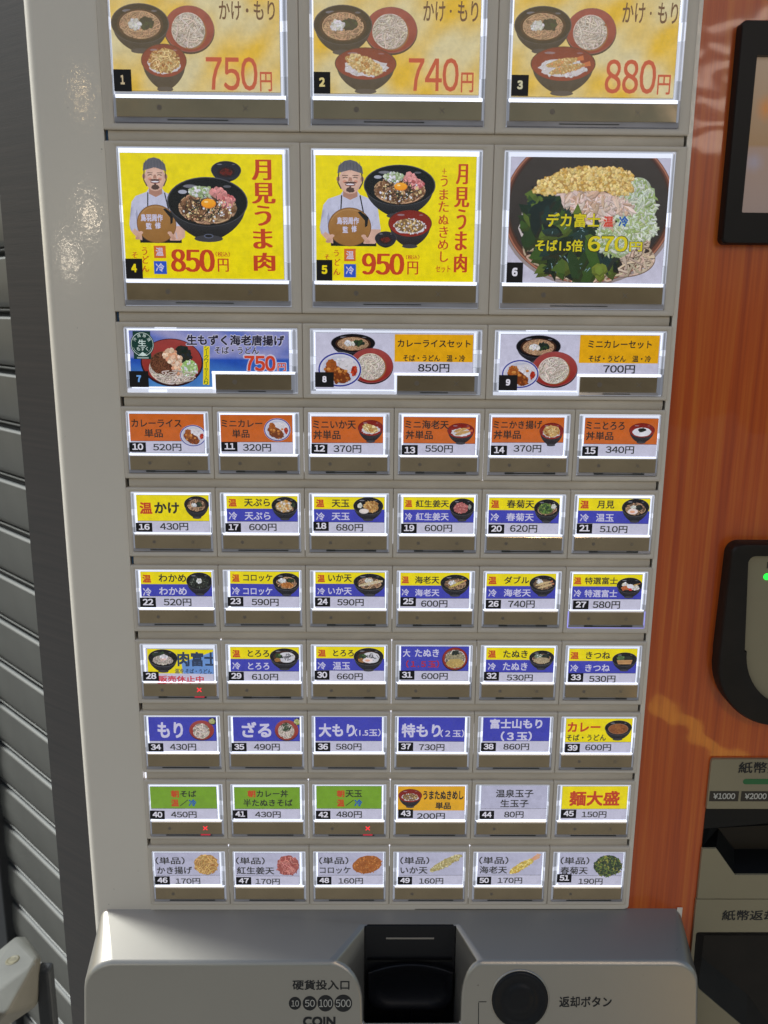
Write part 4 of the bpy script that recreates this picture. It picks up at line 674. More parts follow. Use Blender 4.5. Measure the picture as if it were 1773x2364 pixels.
DISH = {
 1: 'large gold button with painted reflection haze, 750 yen, noodle and vegetable tempura rice set', 2: 'large gold button with painted reflection haze, 740 yen, noodle and pale squid tempura rice set',
 3: 'large gold button with painted reflection haze, 880 yen, noodle and prawn tempura rice set', 4: 'large yellow button, 850 yen, chef holding a disc beside one big noodle bowl',
 5: 'large yellow button, 950 yen, chef with disc, noodle bowl and extra red rice bowl', 6: 'large photo button, 670 yen, whole bowl heaped with seaweed, chicken and tempura crumbs',
 7: 'wide blue sea picture button, 750 yen, red bowl of noodles with green emblem', 8: 'wide white and gold button, 850 yen, curry rice set with two noodle bowls', 9: 'wide white and gold button, 700 yen, small curry set with two noodle bowls',
 10: 'small orange button, 520 yen, curry rice plate cut off at the card edge', 11: 'small orange button, 320 yen, mini curry plate under lamp reflections', 12: 'small orange button, 370 yen, squid tempura rice bowl', 13: 'small orange button, 550 yen, prawn tempura rice bowl',
 14: 'small orange button, 370 yen, mixed vegetable tempura rice bowl', 15: 'small orange button, 340 yen, white grated yam rice bowl', 16: 'small all yellow button, 430 yen, plain hot noodle bowl, red and black lettering',
 17: 'yellow and blue button, 600 yen, large pale tempura disc on a bowl', 18: 'yellow and blue button, 680 yen, tempura bowl with a white egg', 19: 'yellow and blue button, 600 yen, pink ginger tempura bowl',
 20: 'yellow and blue button, 620 yen, green leaf tempura bowl', 21: 'yellow and blue button, 510 yen, noodle bowl with soft egg', 22: 'yellow and blue button, 520 yen, dark seaweed bowl with white onion',
 23: 'yellow and blue button, 590 yen, bowl with brown croquette', 24: 'yellow and blue button, 590 yen, bowl crossed by a long pale squid tempura', 25: 'yellow and blue button, 600 yen, bowl crossed by one yellow prawn tempura',
 26: 'yellow and blue button, 740 yen, bowl with two prawn tempura', 27: 'yellow and blue button, 580 yen, special bowl with egg and red crab stick', 28: 'slipped card button with red sold out lettering and a red cross lit below',
 29: 'yellow and blue button, 610 yen, white grated yam bowl without egg', 30: 'yellow and blue button, 660 yen, grated yam bowl with pink egg', 31: 'all blue button, 600 yen, large red bowl of tempura crumbs, red bracket lettering',
 32: 'yellow and blue button, 530 yen, bowl of pale tempura crumbs and seaweed', 33: 'yellow and blue button, 530 yen, bowl with a flat fried tofu sheet', 34: 'blue button, 430 yen, plain noodles on a red plate',
 35: 'blue button, 490 yen, red plate of noodles topped with dark seaweed', 36: 'blue button without picture, 580 yen, large serving, 1.5 balls in brackets', 37: 'blue button without picture, 730 yen, 2 balls in brackets', 38: 'blue button without picture, 860 yen, two lines, 3 balls in brackets',
 39: 'small yellow button, 600 yen, curry noodle bowl with red lettering', 40: 'green morning noodle button, 450 yen, red cross lit below', 41: 'green morning curry bowl button, 430 yen, no cross lit', 42: 'green morning tempura egg button, 480 yen, red cross lit below',
 43: 'small gold button, 200 yen, red bowl of crumb rice at its left', 44: 'white button without picture, 80 yen, two lines of egg names', 45: 'yellow button without picture, 150 yen, large red lettering', 46: 'white button, 170 yen, golden brown mixed tempura disc',
 47: 'white button, 170 yen, pinkish red ginger tempura disc', 48: 'white button, 160 yen, oval brown croquette', 49: 'white button, 160 yen, pale squid tempura stick', 50: 'white button, 170 yen, yellow prawn tempura stick with tail', 51: 'white button, 190 yen, dark green leaf tempura ball'}
INK = dict(R=L(196, 66, 34), r=L(206, 66, 50), K=L(42, 42, 40), W=L(206, 204, 232), b=L(36, 92, 176), B=L(40, 80, 160), y=L(214, 200, 30), s=L(170, 40, 60), p=L(206, 66, 80), N=L(46, 62, 92), O=L(44, 42, 60), P=L(206, 70, 44))
BG = dict(Y=L(238, 220, 8), B=L(62, 66, 176), G=L(118, 162, 44), O=L(198, 98, 36), W=L(196, 194, 216), w=L(184, 184, 210), g=L(226, 168, 34))
WHITE = L(200, 199, 222)
def ring_mesh(w_, h_, op, name, deep=0.0030):
    """bezel: outer edge, rounded front, sloped opening"""
    g = 0.00012; x0, z1, x1, z0 = op; N_ = 4
    def lp(ax, az, bx, bz, r, y): return [(x, y, z) for x, z in rrect(ax, az, bx, bz, r, N_)]
    mb = MB()
    loops = [lp(g, -h_ + g, w_ - g, -g, .0006, .007), lp(g, -h_ + g, w_ - g, -g, .0006, .0007), lp(g + .0002, -h_ + g + .0002, w_ - g - .0002, -g - .0002, .0007, .0002),
             lp(g + .0007, -h_ + g + .0007, w_ - g - .0007, -g - .0007, .0008, 0.0), lp(x0 - .0005, z0 - .0005, x1 + .0005, z1 + .0005, .0007, 0.0002), lp(x0 - .0001, z0 - .0001, x1 + .0001, z1 + .0001, .0005, .0008), lp(x0, z0, x1, z1, .0004, deep + .002)]
    mb.loft(loops); mb.f = [q[::-1] for q in mb.f]
    return mb.mesh(name, M['bezel'], True)
_bez = {}
CROSS = {28, 40, 42}
rowcb = {}
lines = [l.split('|') for l in DATA.strip().split('\n')]
for l in lines:
    n = int(l[0]); cv = [float(v) for v in l[1].split(',')]
    if n > 9 and n != 28: rowcb.setdefault((n - 10) // 6, []).append(cv[3])
def glowc(k, rnd): k *= rnd.uniform(.74, 1.14); return (k * 0.86, k * 0.91, k * 1.06)
for l in lines:
    n = int(l[0]); cv = [float(v) for v in l[1].split(',')]; st = [float(v) for v in l[2].split(',')]
    rnd = random.Random(n * 7 + 1)
    if n <= 9: row, col, span = (n - 1) // 3, ((n - 1) % 3) * 2, 2
    else: row, col, span = 3 + (n - 10) // 6, (n - 10) % 6, 1
    BW, BH = span * U, hs[row]
    if n <= 6: win = (6.8, 3.1, 113.2, 98.8); bar = (8.6, 84.6, 111.4, 95.2); wy = 82.3
    elif n <= 9: win = (4.9, 3.35, 116.6, 45.5); bar = (61.6 if n != 7 else 63.0, 33.0, 112.4, 42.9); wy = 31.3
    else:
        cb = sum(rowcb[row - 3]) / len(rowcb[row - 3]); win = (3.0, 3.2 + (1.5 if row == 9 else 0.25 * (row > 6)), 57.1, cb + 13.6); bar = (4.3, cb + 1.75, 55.8, cb + 11.1); wy = cb + 0.35
    if n <= 3: cv[1] = 5.4
    card = cv[:4]
    grp = 'large menu buttons' if n <= 6 else 'wide menu buttons' if n <= 9 else 'small menu buttons'
    T_ = thing('menu_button', DISH[n], 'menu button', (col * U, 0, tops[row]), grp)
    key = (span, round(BH, 5), tuple(win))
    if key not in _bez: _bez[key] = ring_mesh(BW, BH, (win[0] / 1000, -win[1] / 1000, win[2] / 1000, -win[3] / 1000), 'bezel')
    link('bezel', _bez[key], T_)
    q = lambda mb, x0, z0, x1, z1, y0, y1, c=None: mb.box(x0 / 1000, x1 / 1000, y0, y1, -z1 / 1000, -z0 / 1000, c, back=False)
    # ---- lit clear case
    mb = MB(); wide = 7 <= n <= 9
    q(mb, win[0], win[1], win[2], win[3], .0030, .0034, glowc(.42, rnd))
    c0, c1 = card[0], card[2]
    top = win[1] + .9; lowy = bar[1] if not wide else card[3] + .1
    q(mb, win[0] + .25, win[1] + .15, win[2] - .25, win[1] + .75, .0010, .003, glowc(.62 if n > 9 else .45, rnd))       # top lip
    q(mb, win[0] + .6, win[1] + .95, win[2] - .6, card[1] - .15, .0022, .003, glowc(1.15, rnd))                          # bright line over the card
    for side in (0, 1):
        e = win[0] if side == 0 else win[2]; ce = c0 if side == 0 else c1; sg = 1 if side == 0 else -1
        wd = abs(ce - e); bot = wy if not (wide and side == 0) else cv[5] if wide else wy
        if wide and side == 0: bot = cv[5] + .6
        cuts = [top, top + (bot - top) * (.44 + rnd.uniform(-.03, .03)), top + (bot - top) * (.56 + rnd.uniform(-.02, .02)), top + (bot - top) * .86, bot]
        for i in range(4):
            k = (0.62, 1.0, 0.70, 0.5)[i]
            def sl_(a0, a1, c, y=.0014, mb=mb, e=e, sg=sg, wd=wd, i=i): q(mb, min(e + sg * wd * a0, e + sg * wd * a1), cuts[i] + .12, max(e + sg * wd * a0, e + sg * wd * a1), cuts[i + 1] - .12, y, .003, c)
            sl_(.03, .14, glowc(k * .85, rnd), .0008); sl_(.18, .50, glowc(k * .50, rnd)); sl_(.54, .64, glowc(k * .9, rnd), .0012); sl_(.68, .97, glowc(1.2 if n > 9 else .8 + .3 * (i in (0, 1)), rnd), .0024)
        # lower dim part beside the bar
        if not (wide and side == 0):
            q(mb, min(e + sg * .15, e + sg * (wd * .30)), wy + .3, max(e + sg * .15, e + sg * (wd * .30)), win[3] - 1.0, .0009, .003, glowc(.24, rnd))
            q(mb, min(e + sg * wd * .34, bar[0] if side == 0 else bar[2]), wy + 1.6, max(e + sg * wd * .34, bar[0] if side == 0 else bar[2]), win[3] - .6, .0016, .003, glowc(.20, rnd))
    if wide:
        q(mb, c0, cv[5] + .3, bar[0] - .4, cv[5] + 1.3, .0022, .003, glowc(1.2, rnd)); q(mb, win[0] + .4, cv[5] + 1.6, bar[0] - .4, win[3] - .2, .0010, .003, glowc(.72, rnd))
        q(mb, win[0] + 14, cv[5] + 1.9, win[0] + 26, win[3] - .5, .0007, .003, glowc(1.1, rnd)); q(mb, win[0] + 20, win[1] + .1, win[0] + 34, win[1] + .7, .0007, .003, glowc(1.0, rnd))
        q(mb, cv[4] + .2, wy + .9, bar[0] - .2, win[3] - .5, .0012, .003, glowc(1.0, rnd))
        q(mb, cv[4], wy + .05, win[2] - 1.5, bar[1] - .15, .0013, .003, glowc(1.5, rnd))
    else:
        q(mb, (bar[0] - .9 if n > 9 else bar[0] - .4), wy + .1, bar[2] + .4, bar[1] - .35 * rnd.random() - .1, .0012, .003, glowc(1.45, rnd))
    if n == 27: q(mb, win[0] + .3, win[3] - .45, win[2] - .3, win[3] - .05, .0004, .003, (.34, .34, .95)); q(mb, win[0] + .1, wy + 1, win[0] + .5, win[3] - .5, .0004, .003, (.34, .34, .9)); q(mb, win[2] - .5, wy + 1, win[2] - .1, win[3] - .5, .0004, .003, (.34, .34, .9))
    link('clear_case', mb.mesh('clear_case', M['glow']), T_)
    # ---- card
    cclip = tuple(card) if not wide else (card[0], card[1], card[2], cv[5])
    A = Art(cclip, n, y0=.0019, step=3e-6, budget=.00004)
    x0, y0, x1, y1 = cclip
    rect = lambda a_, b_, c_, d_, colr: A.poly([(a_, b_), (c_, b_), (c_, d_), (a_, d_)], colr)
    bands = l[3]; pics_extra = []
    split = None
    if wide:
        L_ = Art(cclip, n, y0=.0019, step=3e-6, budget=.00004); A = L_
        def fld(px, py):
            s_ = math.sin(px * .21 + math.sin(py * .33) * 1.7) * .5 + math.sin(px * .09 - py * .31) * .5; t = (py - y0) / (y1 - y0)
            if n != 7: return WHITE
            if t < .47: return mixc(L(92, 112, 190), L(172, 168, 204), max(0, min(1, .42 + .42 * s_)))
            return mixc(L(36, 78, 176), L(88, 150, 206), max(0, min(1, (t - .47) * 1.4 + .12 * s_)))
        A.clip = (x0, y0, card[2], card[3]); cloudfield(A, x0, y0, card[2], card[3], fld, 26, 14)
        A.clip = (x0, card[3], cv[4], cv[5]); cloudfield(A, x0, card[3], cv[4], cv[5], fld, 12, 6)
        for b_ in bands.split(';')[1:]:
            k_, v_ = b_.split('@'); v_ = [float(t) for t in v_.split(',')]; A.clip = tuple(card[:4]); A.poly([(v_[0], v_[1]), (v_[2], v_[1]), (v_[2], v_[3]), (v_[0], v_[3])], L(228, 168, 20))
    elif bands == 'FADED':  # gold cloud print with a veil of reflection painted into its colours
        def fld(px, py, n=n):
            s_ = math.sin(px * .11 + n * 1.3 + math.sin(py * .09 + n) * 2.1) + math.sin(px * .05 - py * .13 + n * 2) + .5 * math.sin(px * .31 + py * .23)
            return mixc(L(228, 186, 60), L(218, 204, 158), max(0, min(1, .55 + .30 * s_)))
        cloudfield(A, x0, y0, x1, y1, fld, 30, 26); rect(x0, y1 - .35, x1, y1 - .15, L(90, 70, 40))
    elif bands.startswith('NIKU'):
        sp_ = float(bands.split(':')[1]); rect(x0, y0, x1, y1, WHITE); rect(x0 + 1.2, y0, x1, sp_, BG['Y'])
        A.poly([(x0 + 26, sp_), (x0 + 25, y0 + 10), (x1, y0 + 1.5), (x1, sp_)], L(108, 150, 214))
    else:
        rect(x0, y0, x1, y1, WHITE if bands not in ('Y', 'W') else BG[bands]); yy = y0
        for b_ in bands.split('/'):
            if ':' in b_:
                k_, v_ = b_.split(':'); v_ = float(v_); rect(x0, yy, x1, v_, BG[k_]); yy = v_; split = v_
        if split and bands[0] != 'g': rect(x0, split - .12, x1, split + .12, L(50, 48, 60))
    rect_edge = L(60, 60, 70)
    for a_, b_, c_, d_ in ((x0, y0, x1, y0 + .12), (x1 - .12, y0, x1, card[3])): A.clip = (x0, y0, x1, y1); rect(a_, b_, c_, d_, rect_edge)
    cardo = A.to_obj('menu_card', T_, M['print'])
    if n > 9: cardo.rotation_euler = (0, R_(rnd.uniform(-.35, .35)) if n != 28 else R_(.6), 0)
    # ---- printed pictures
    if l[5]:
        A = Art(cclip, n * 13, y0=.00183, budget=.0010)
        if n <= 3: A.wash = (L(190, 164, 116), .20)  # the same reflection veil is mixed into the picture colours
        for pp in l[5].split(';'):
            k_, v_ = pp.split('@'); v_ = [float(t) for t in v_.split(',')]
            A.clip = cclip if not (wide and v_[2] > cv[4] + 4) else tuple(card[:4])
            draw(k_, A, v_)
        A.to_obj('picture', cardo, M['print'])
    # ---- lettering
    mb = MB(); k = 0
    for tt in l[4].split(';'):
        if not tt: continue
        mb = MB()
        body_, ck, v_ = tt.rsplit(' ', 2); v_ = [float(t) for t in v_.split(',')]; bold = .032 if ck.endswith('*') else .018
        body_ = body_.translate({0xFF10 + i: str(i) for i in range(10)}) if body_.endswith('円') else body_
        if body_[:-1].isdigit() and (body_.endswith('円') or body_.isdigit()): body_ = '#' + body_
        ck = ck[0]; colr = INK[ck]; y_ = .00080 - k * 5e-6; k += 1
        if n <= 3: bold = .012; colr = mixc(colr, L(190, 140, 90), .35)  # top row lettering paled by the painted reflection veil
        xo = n in (4, 5) and ck == 'R'
        if xo: bold = .05 if v_[3] - v_[1] > 8 else .02
        if ck in 'yOP':
            put_text(mb, body_, v_[0] / 1000, -v_[3] / 1000, v_[2] / 1000, -v_[1] / 1000, y_ + 3e-5, L(40, 44, 30) if n == 6 else WHITE, bold=.04 if n == 6 else .075, halo=1)
            if n == 6: bold = .022
        cl = None
        if n == 28: cl = (x0 / 1000, -(y1 + 1.0) / 1000, x1 / 1000, -y0 / 1000)
        put_text(mb, body_, v_[0] / 1000, -v_[3] / 1000, v_[2] / 1000, -v_[1] / 1000, y_, colr, bold=bold, clip=cl, xonly=xo)
        link('lettering', mb.mesh('lettering', M['ink']), cardo)
    mb = MB()
    if n == 7:
        em = [v for v in l[5].split(';') if v.startswith('emblem')][0].split('@')[1]; em = [float(t) for t in em.split(',')]; EW, EH = em[2] - em[0], em[3] - em[1]
        ex, ey = (em[0] + em[2]) / 2, em[1] + EH * .47; wv = L(206, 224, 220)
        put_text(mb, '生', (ex - EW * .17) / 1000, -(em[1] + EH * .54) / 1000, (ex + EW * .17) / 1000, -(em[1] + EH * .30) / 1000, .0007, wv, bold=.02)
        put_text(mb, 'もずく', (ex - EW * .24) / 1000, -(em[1] + EH * .70) / 1000, (ex + EW * .24) / 1000, -(em[1] + EH * .56) / 1000, .0007, wv, bold=.012)
        for i, ch in enumerate('沖縄勝連'):
            a_ = R_(-148 + i * 38.5); px, py = ex + EW * .355 * math.cos(a_), ey + EH * .325 * math.sin(a_); hw = EW * .07
            put_text(mb, ch, (px - hw) / 1000, -(py + hw) / 1000, (px + hw) / 1000, -(py - hw) / 1000, .0007, wv, rot=-(a_ + R_(90)))
        ys = [v for v in l[5].split(';') if v.startswith('ystrip')][0].split('@')[1]; ys = [float(t) for t in ys.split(',')]
        for i, ch in enumerate('シークワーサー入り'):
            t = (i + .5) / 9; px = ys[0] + (ys[2] - ys[0]) * (.62 - .24 * t); py = ys[1] + (ys[3] - ys[1]) * t; hw = (ys[2] - ys[0]) * .26
            put_text(mb, '｜' if ch == 'ー' else ch, (px - (hw if ch != 'ー' else hw * .15)) / 1000, -(py + hw) / 1000, (px + (hw if ch != 'ー' else hw * .15)) / 1000, -(py - hw) / 1000, .0007, L(40, 110, 50), bold=.012)
    if mb.v: link('lettering', mb.mesh('lettering', M['ink']), cardo)
    # ---- clear sheet over the card
    mb = MB()
    if wide:
        pl = [(win[0] + .2, win[1] + .1), (win[2] - .2, win[1] + .1), (win[2] - .2, wy + .2), (cv[4] + .4, wy + .2), (cv[4] + .4, win[3] - .1), (win[0] + .2, win[3] - .1)]
        pm = extrude_poly([(a_ / 1000, -b_ / 1000) for a_, b_ in pl][::-1], .00045, .00062)
    else:
        mb.box((win[0] + .15) / 1000, (win[2] - .15) / 1000, .00045, .00062, -(wy) / 1000, -(win[1] + .1) / 1000); pm = mb
    link('cover_sheet', pm.mesh('cover_sheet', M['pane']), T_)
    # ---- smoked bar, lip and slot
    mb = MB(); mb.box(bar[0] / 1000, bar[2] / 1000, -.0002, .003, -bar[3] / 1000, -bar[1] / 1000)
    bo = link('indicator_bar', mb.mesh('indicator_bar', M['bar']), T_); bevel(bo, .0003, 2)
    bw, bh = bar[2] - bar[0], bar[3] - bar[1]; bx, by = bar[0], (bar[1] + bar[3]) / 2
    rr = 1.15 if n > 9 else 1.6
    mb = MB(); mx_ = bx + bw * .255
    mb.face([((mx_ + rr * math.cos(R_(t))) / 1000, -.00023, (-by + rr * math.sin(R_(t))) / 1000) for t in range(0, 360, 20)])
    if n not in (34, 35, 36, 37, 38, 41, 43, 47, 48): link('hidden_dot', mb.mesh('hidden_dot', M['hidden']), bo)
    def cross(cx_, cy_, s_, w_, y_=-.00024):
        mb = MB()
        for d_ in (1, -1):
            a_ = Vector((cx_ - s_, cy_ - s_ * d_)); b_ = Vector((cx_ + s_, cy_ + s_ * d_)); nn = (b_ - a_).normalized(); nn = Vector((-nn.y, nn.x)) * w_
            yy = y_ - (.00001 if d_ > 0 else 0); mb.face([((p.x) / 1000, yy, -p.y / 1000) for p in (a_ + nn, b_ + nn, b_ - nn, a_ - nn)][::-1 if d_ > 0 else 1])
        return mb
    cxp = bx + bw * .765
    if n in CROSS:
        mg = MB(); q(mg, cxp - 3.5, bar[3] + .3, cxp + 3.5, bar[3] + .9, -.0004, .001, (.42, .03, .05)); link('red_glow', mg.mesh('red_glow', M['glow']), bo)  # glowing strip put in for the cross's red light falling on the lip
        link('lit_cross', cross(cxp, by - .3, 1.5, .38).mesh('lit_cross', M['red']), bo)
    elif n not in (29, 34, 35, 36, 37, 38, 41, 43, 44, 46, 47, 48, 49, 50, 51, 7, 31): link('hidden_cross', cross(cxp, by, rr * .95, .22).mesh('hidden_cross', M['hidden']), bo)
    mb = MB(); lx0 = win[0] + .4 if not wide else bar[0]; lx1 = win[2] - .4 if not wide else bar[2] + 1.2
    mb.v = [(x / 1000, y, -z / 1000) for x, y, z in ((lx0, .0006, bar[3] + .05), (lx1, .0006, bar[3] + .05), (lx1, .0000, win[3] - .5), (lx0, .0000, win[3] - .5), (lx0, .003, win[3] - .3), (lx1, .003, win[3] - .3))]
    mb.f = [[0, 3, 2, 1], [3, 4, 5, 2]]
    lo = link('lower_lip', mb.mesh('lower_lip', M['lip']), T_)
    mb = MB(); s0, s1 = (bx + bw * .30, bx + bw * .66) if n <= 9 else (bx + bw * .20, bx + bw * .86); sy = bar[3] + (win[3] - bar[3]) * .42
    th = .22 if n <= 9 else .3
    mb.box(s0 / 1000, s1 / 1000, -.0001, .001, -(sy + th) / 1000, -(sy - th) / 1000, back=False)
    if 10 <= n <= 33 and n not in (16, 17, 22, 23): mb.box((s0 + .1) / 1000, (s0 + 6) / 1000, -.0002, .001, -(sy + th * 1.2) / 1000, -(sy - th * 2) / 1000, back=False); mb.box((s1 - 8) / 1000, (s1 - .1) / 1000, -.0002, .001, -(sy + th * 1.2) / 1000, -(sy - th * 2) / 1000, back=False)
    link('slot', mb.mesh('slot', M['slot']), lo)
    # ---- black number film on the cover
    mb = MB(); mb.box(st[0] / 1000, st[2] / 1000, .00030, .00044, -st[3] / 1000, -st[1] / 1000, back=False)
    tagc = link('number_sticker', mb.mesh('number_sticker', M['tag']), T_)
    sw, shh = st[2] - st[0], st[3] - st[1]; colr = {4: L(226, 206, 30), 5: L(226, 206, 30), 7: L(110, 160, 220), 1: L(190, 172, 140), 2: L(206, 190, 130), 3: L(196, 190, 160)}.get(n, L(214, 212, 224))
    mb = MB()
    if n <= 9: xx = (.34, .66); zz = (.26, .68)
    else: xx = (.18, .84); zz = (.12, .78)
    if n == 13: zz = (.18, .84)
    if n <= 9: hw_ = (zz[1] - zz[0]) * shh * (.24 if n == 1 else .34); cx_ = st[0] + sw / 2; xa, xb = cx_ - hw_, cx_ + hw_
    else: xa, xb = st[0] + sw * (xx[0] + (.03 if n in (11, 14, 17) else 0)), st[0] + sw * xx[1]
    put_text(mb, '#' + str(n), xa / 1000, -(st[1] + shh * zz[1]) / 1000, xb / 1000, -(st[1] + shh * zz[0]) / 1000, .00027, colr, bold=.05 if n <= 9 else .030)
    link('numeral', mb.mesh('numeral', M['ink']), tagc)
    if n in (12, 40): tagc.rotation_euler = (0, R_(1.5), 0)

# ------------------------------------------------------------------ coin unit
TY = lambda z: -0.035 + 0.21 * (z + 0.5605)      # the face leans towards the buyer at its foot
cu = thing('t', 'x', 'x'); bpy.data.objects.remove(cu)
def arc(p0, p1, c, n=6):   # quarter ellipse from p0 to p1 with corner c
    out = []
    for i in range(n + 1):
        t = R_(90.0 * i / n); out.append((c[0] + (p0[0] - c[0]) * (1 - math.sin(t)) + (p1[0] - c[0]) * (1 - math.cos(t)), c[1] + (p0[1] - c[1]) * (1 - math.sin(t)) + (p1[1] - c[1]) * (1 - math.cos(t))))
    return out
ZL = -0.70
left_c = arc((-0.0408, -0.5800), (-0.0190, -0.5605), (-0.0408, -0.5605), 8)
sh_l = arc((0.1370, -0.5605), (0.1611, -0.5900), (0.1611, -0.5605), 8)
sh_r = arc((0.2320, -0.5880), (0.2475, -0.5605), (0.2320, -0.5605), 8)
right_c = arc((0.3870, -0.5605), (0.4052, -0.5760), (0.4052, -0.5605), 8)
front = [(-0.0408, ZL)] + left_c + sh_l + [(0.1614, -0.6030), (0.2316, -0.6030)] + sh_r + right_c + [(0.4056, ZL)]
bm = bmesh.new()
fv = [bm.verts.new((x, TY(z), z)) for x, z in front]
bm.faces.new(fv)
# outer skirt on the left and right, top slope, notch side walls
bl_c = arc((-0.0395, -0.5560), (-0.0335, -0.5432), (-0.0395, -0.5432), 8); br_c = arc((0.3990, -0.5432), (0.4046, -0.5560), (0.4046, -0.5432), 8)
bl_c = [(-0.0400 + (x + 0.0395), z) for x, z in bl_c]
i_lc = 1; nL = len(left_c); i_sl = i_lc + nL; nS = len(sh_l); i_nb = i_sl + nS; i_sr = i_nb + 2; i_rc = i_sr + nS; i_end = i_rc + nL
bLv = [bm.verts.new((x, 0.004, z)) for x, z in bl_c]; bRv = [bm.verts.new((x, 0.004, z)) for x, z in br_c]
b0 = bm.verts.new((-0.0402, 0.004, ZL)); b1 = bm.verts.new((0.4052, 0.004, ZL))
bm.faces.new([fv[0], fv[1], bLv[0], b0][::-1])
for j in range(nL - 1): bm.faces.new([fv[i_lc + j], fv[i_lc + j + 1], bLv[j + 1], bLv[j]][::-1])
for j in range(nL - 1): bm.faces.new([fv[i_rc + j], fv[i_rc + j + 1], bRv[j + 1], bRv[j]][::-1])
bm.faces.new([fv[i_end - 1], fv[i_end], b1, bRv[-1]][::-1])
TL = bm.verts.new((0.1614, -0.0098, -0.5484)); TR = bm.verts.new((0.2305, -0.0098, -0.5484))
TLb = bm.verts.new((0.1614, -0.0098, -0.64)); TRb = bm.verts.new((0.2305, -0.0098, -0.64))
bm.faces.new([fv[i_lc + nL - 1], fv[i_sl], TL, bLv[-1]][::-1])
bm.faces.new([bLv[-1], TL, TR, bRv[0]][::-1])
bm.faces.new([fv[i_sr + nS - 1], fv[i_rc], bRv[0], TR][::-1])
tl = [TL] + [bm.verts.new((0.1614, -0.0098, -0.5484 - (0.0546) * (j / nS) - (.055 if j == nS else 0))) for j in range(1, nS + 1)]
for j in range(nS): bm.faces.new([fv[i_sl + j], fv[i_sl + j + 1], tl[j + 1], tl[j]][::-1])
tr = [bm.verts.new((0.2305, -0.0098, -0.5484 - (0.0546) * (1 - j / nS) - (.055 if j == 0 else 0))) for j in range(nS)] + [TR]
for j in range(nS): bm.faces.new([fv[i_nb + 1 + j], fv[i_nb + 2 + j], tr[j + 1], tr[j]][::-1])
bm.faces.new([fv[i_nb], fv[i_nb + 1], tr[0], tl[-1]])
for v_ in (TLb, TRb): bm.verts.remove(v_)
bmesh.ops.recalc_face_normals(bm, faces=bm.faces)
me = bpy.data.meshes.new('coin_unit'); bm.to_mesh(me); bm.free(); me.materials.append(M['silver'])
coin = link('coin_unit', me, machine, MO); bevel(coin, 0.0028, 4, 28); coin.data.polygons.foreach_set('use_smooth', [True] * len(coin.data.polygons))
wn = coin.modifiers.new('weighted', 'WEIGHTED_NORMAL'); wn.keep_sharp = True
def cpart(name, mb, m, sm=False): return link(name, mb.mesh(name, m, sm), coin)
# coin tray: plate, slit, basin
mb = MB(); mb.box(0.1612, 0.2307, -0.0102, -0.0060, -0.665, -0.5492); o = cpart('tray_plate', mb, M['black']); bevel(o, .0012, 3)
mb = MB(); mb.box(0.1779, 0.2139, -0.0107, -0.0100, -0.5606, -0.5594); o = cpart('coin_slit_line', mb, mat('worn_slit_edge', (0.30, 0.27, 0.23), 0.4))
mb = MB(); mb.box(0.1640, 0.2280, -0.0125, -0.0100, -0.5790, -0.5776); cpart('tray_ledge', mb, M['black_gloss'])
def basin_loop(k, y, z0, z1, ins):
    pts = []
    x0, x1 = 0.1640 + ins, 0.2292 - ins
    for i in range(17):     # arched top edge
        t = i / 16; pts.append((x0 + (x1 - x0) * t, y, z1 - (0.0075 * (abs(2 * t - 1)) ** 2)))
    lo_ = arc((x1, z0 + .014), (x1 - .014, z0), (x1, z0), 6) + arc((x0 + .014, z0), (x0, z0 + .014), (x0, z0), 6)
    return pts + [(x, y, z) for x, z in lo_]
mb = MB(); mb.loft([basin_loop(0, -.0100, -.6245, -.5800, 0), basin_loop(0, -.0150, -.6205, -.5790, 0.0004), basin_loop(0, -.0156, -.6195, -.5795, .0010), basin_loop(0, -.0152, -.6175, -.5812, .0022), basin_loop(0, -.0135, -.6150, -.5850, .0050), basin_loop(0, -.0110, -.6120, -.5880, .0065)])
last = list(range(len(mb.v) - 31, len(mb.v))); mb.f.append(last)
o = cpart('coin_basin', mb, M['black'], True); o.data.set_sharp_from_angle(angle=R_(40))
mb = MB()
for x_ in (.182, .197, .212): mb.box(x_, x_ + .0016, -.0140, -.0100, -.6300, -.6240, back=False)
cpart('basin_feet', mb, M['black'])
# return button: ring and hollow
def disc(cx, cz, loops, name, m, seg=40):
    mb = MB(); lp = []
    for r, d in loops: lp.append([(cx + r * math.cos(6.2832 * i / seg), TY(cz + r * math.sin(6.2832 * i / seg)) + d, cz + r * math.sin(6.2832 * i / seg)) for i in range(seg)])
    mb.loft(lp[::-1]); mb.f.append(list(range(0, seg))[::-1] if True else [])
    return cpart(name, mb, m, True)
disc(0.2749, -0.5866, [(0.0216, -.0001), (0.0212, -.0007), (0.0206, -.0008), (0.0203, -.0002)], 'button_ring', M['silver'])
rb = disc(0.2749, -0.5866, [(0.0206, -.0002), (0.0200, -.0016), (0.0180, -.0018), (0.0165, -.0006), (0.0110, -.0004), (0.0104, -.0010), (0.0060, -.0010)], 'return_button', M['black'])
bm = bmesh.new(); bm.from_mesh(rb.data); bmesh.ops.recalc_face_normals(bm, faces=bm.faces); bm.to_mesh(rb.data); bm.free()
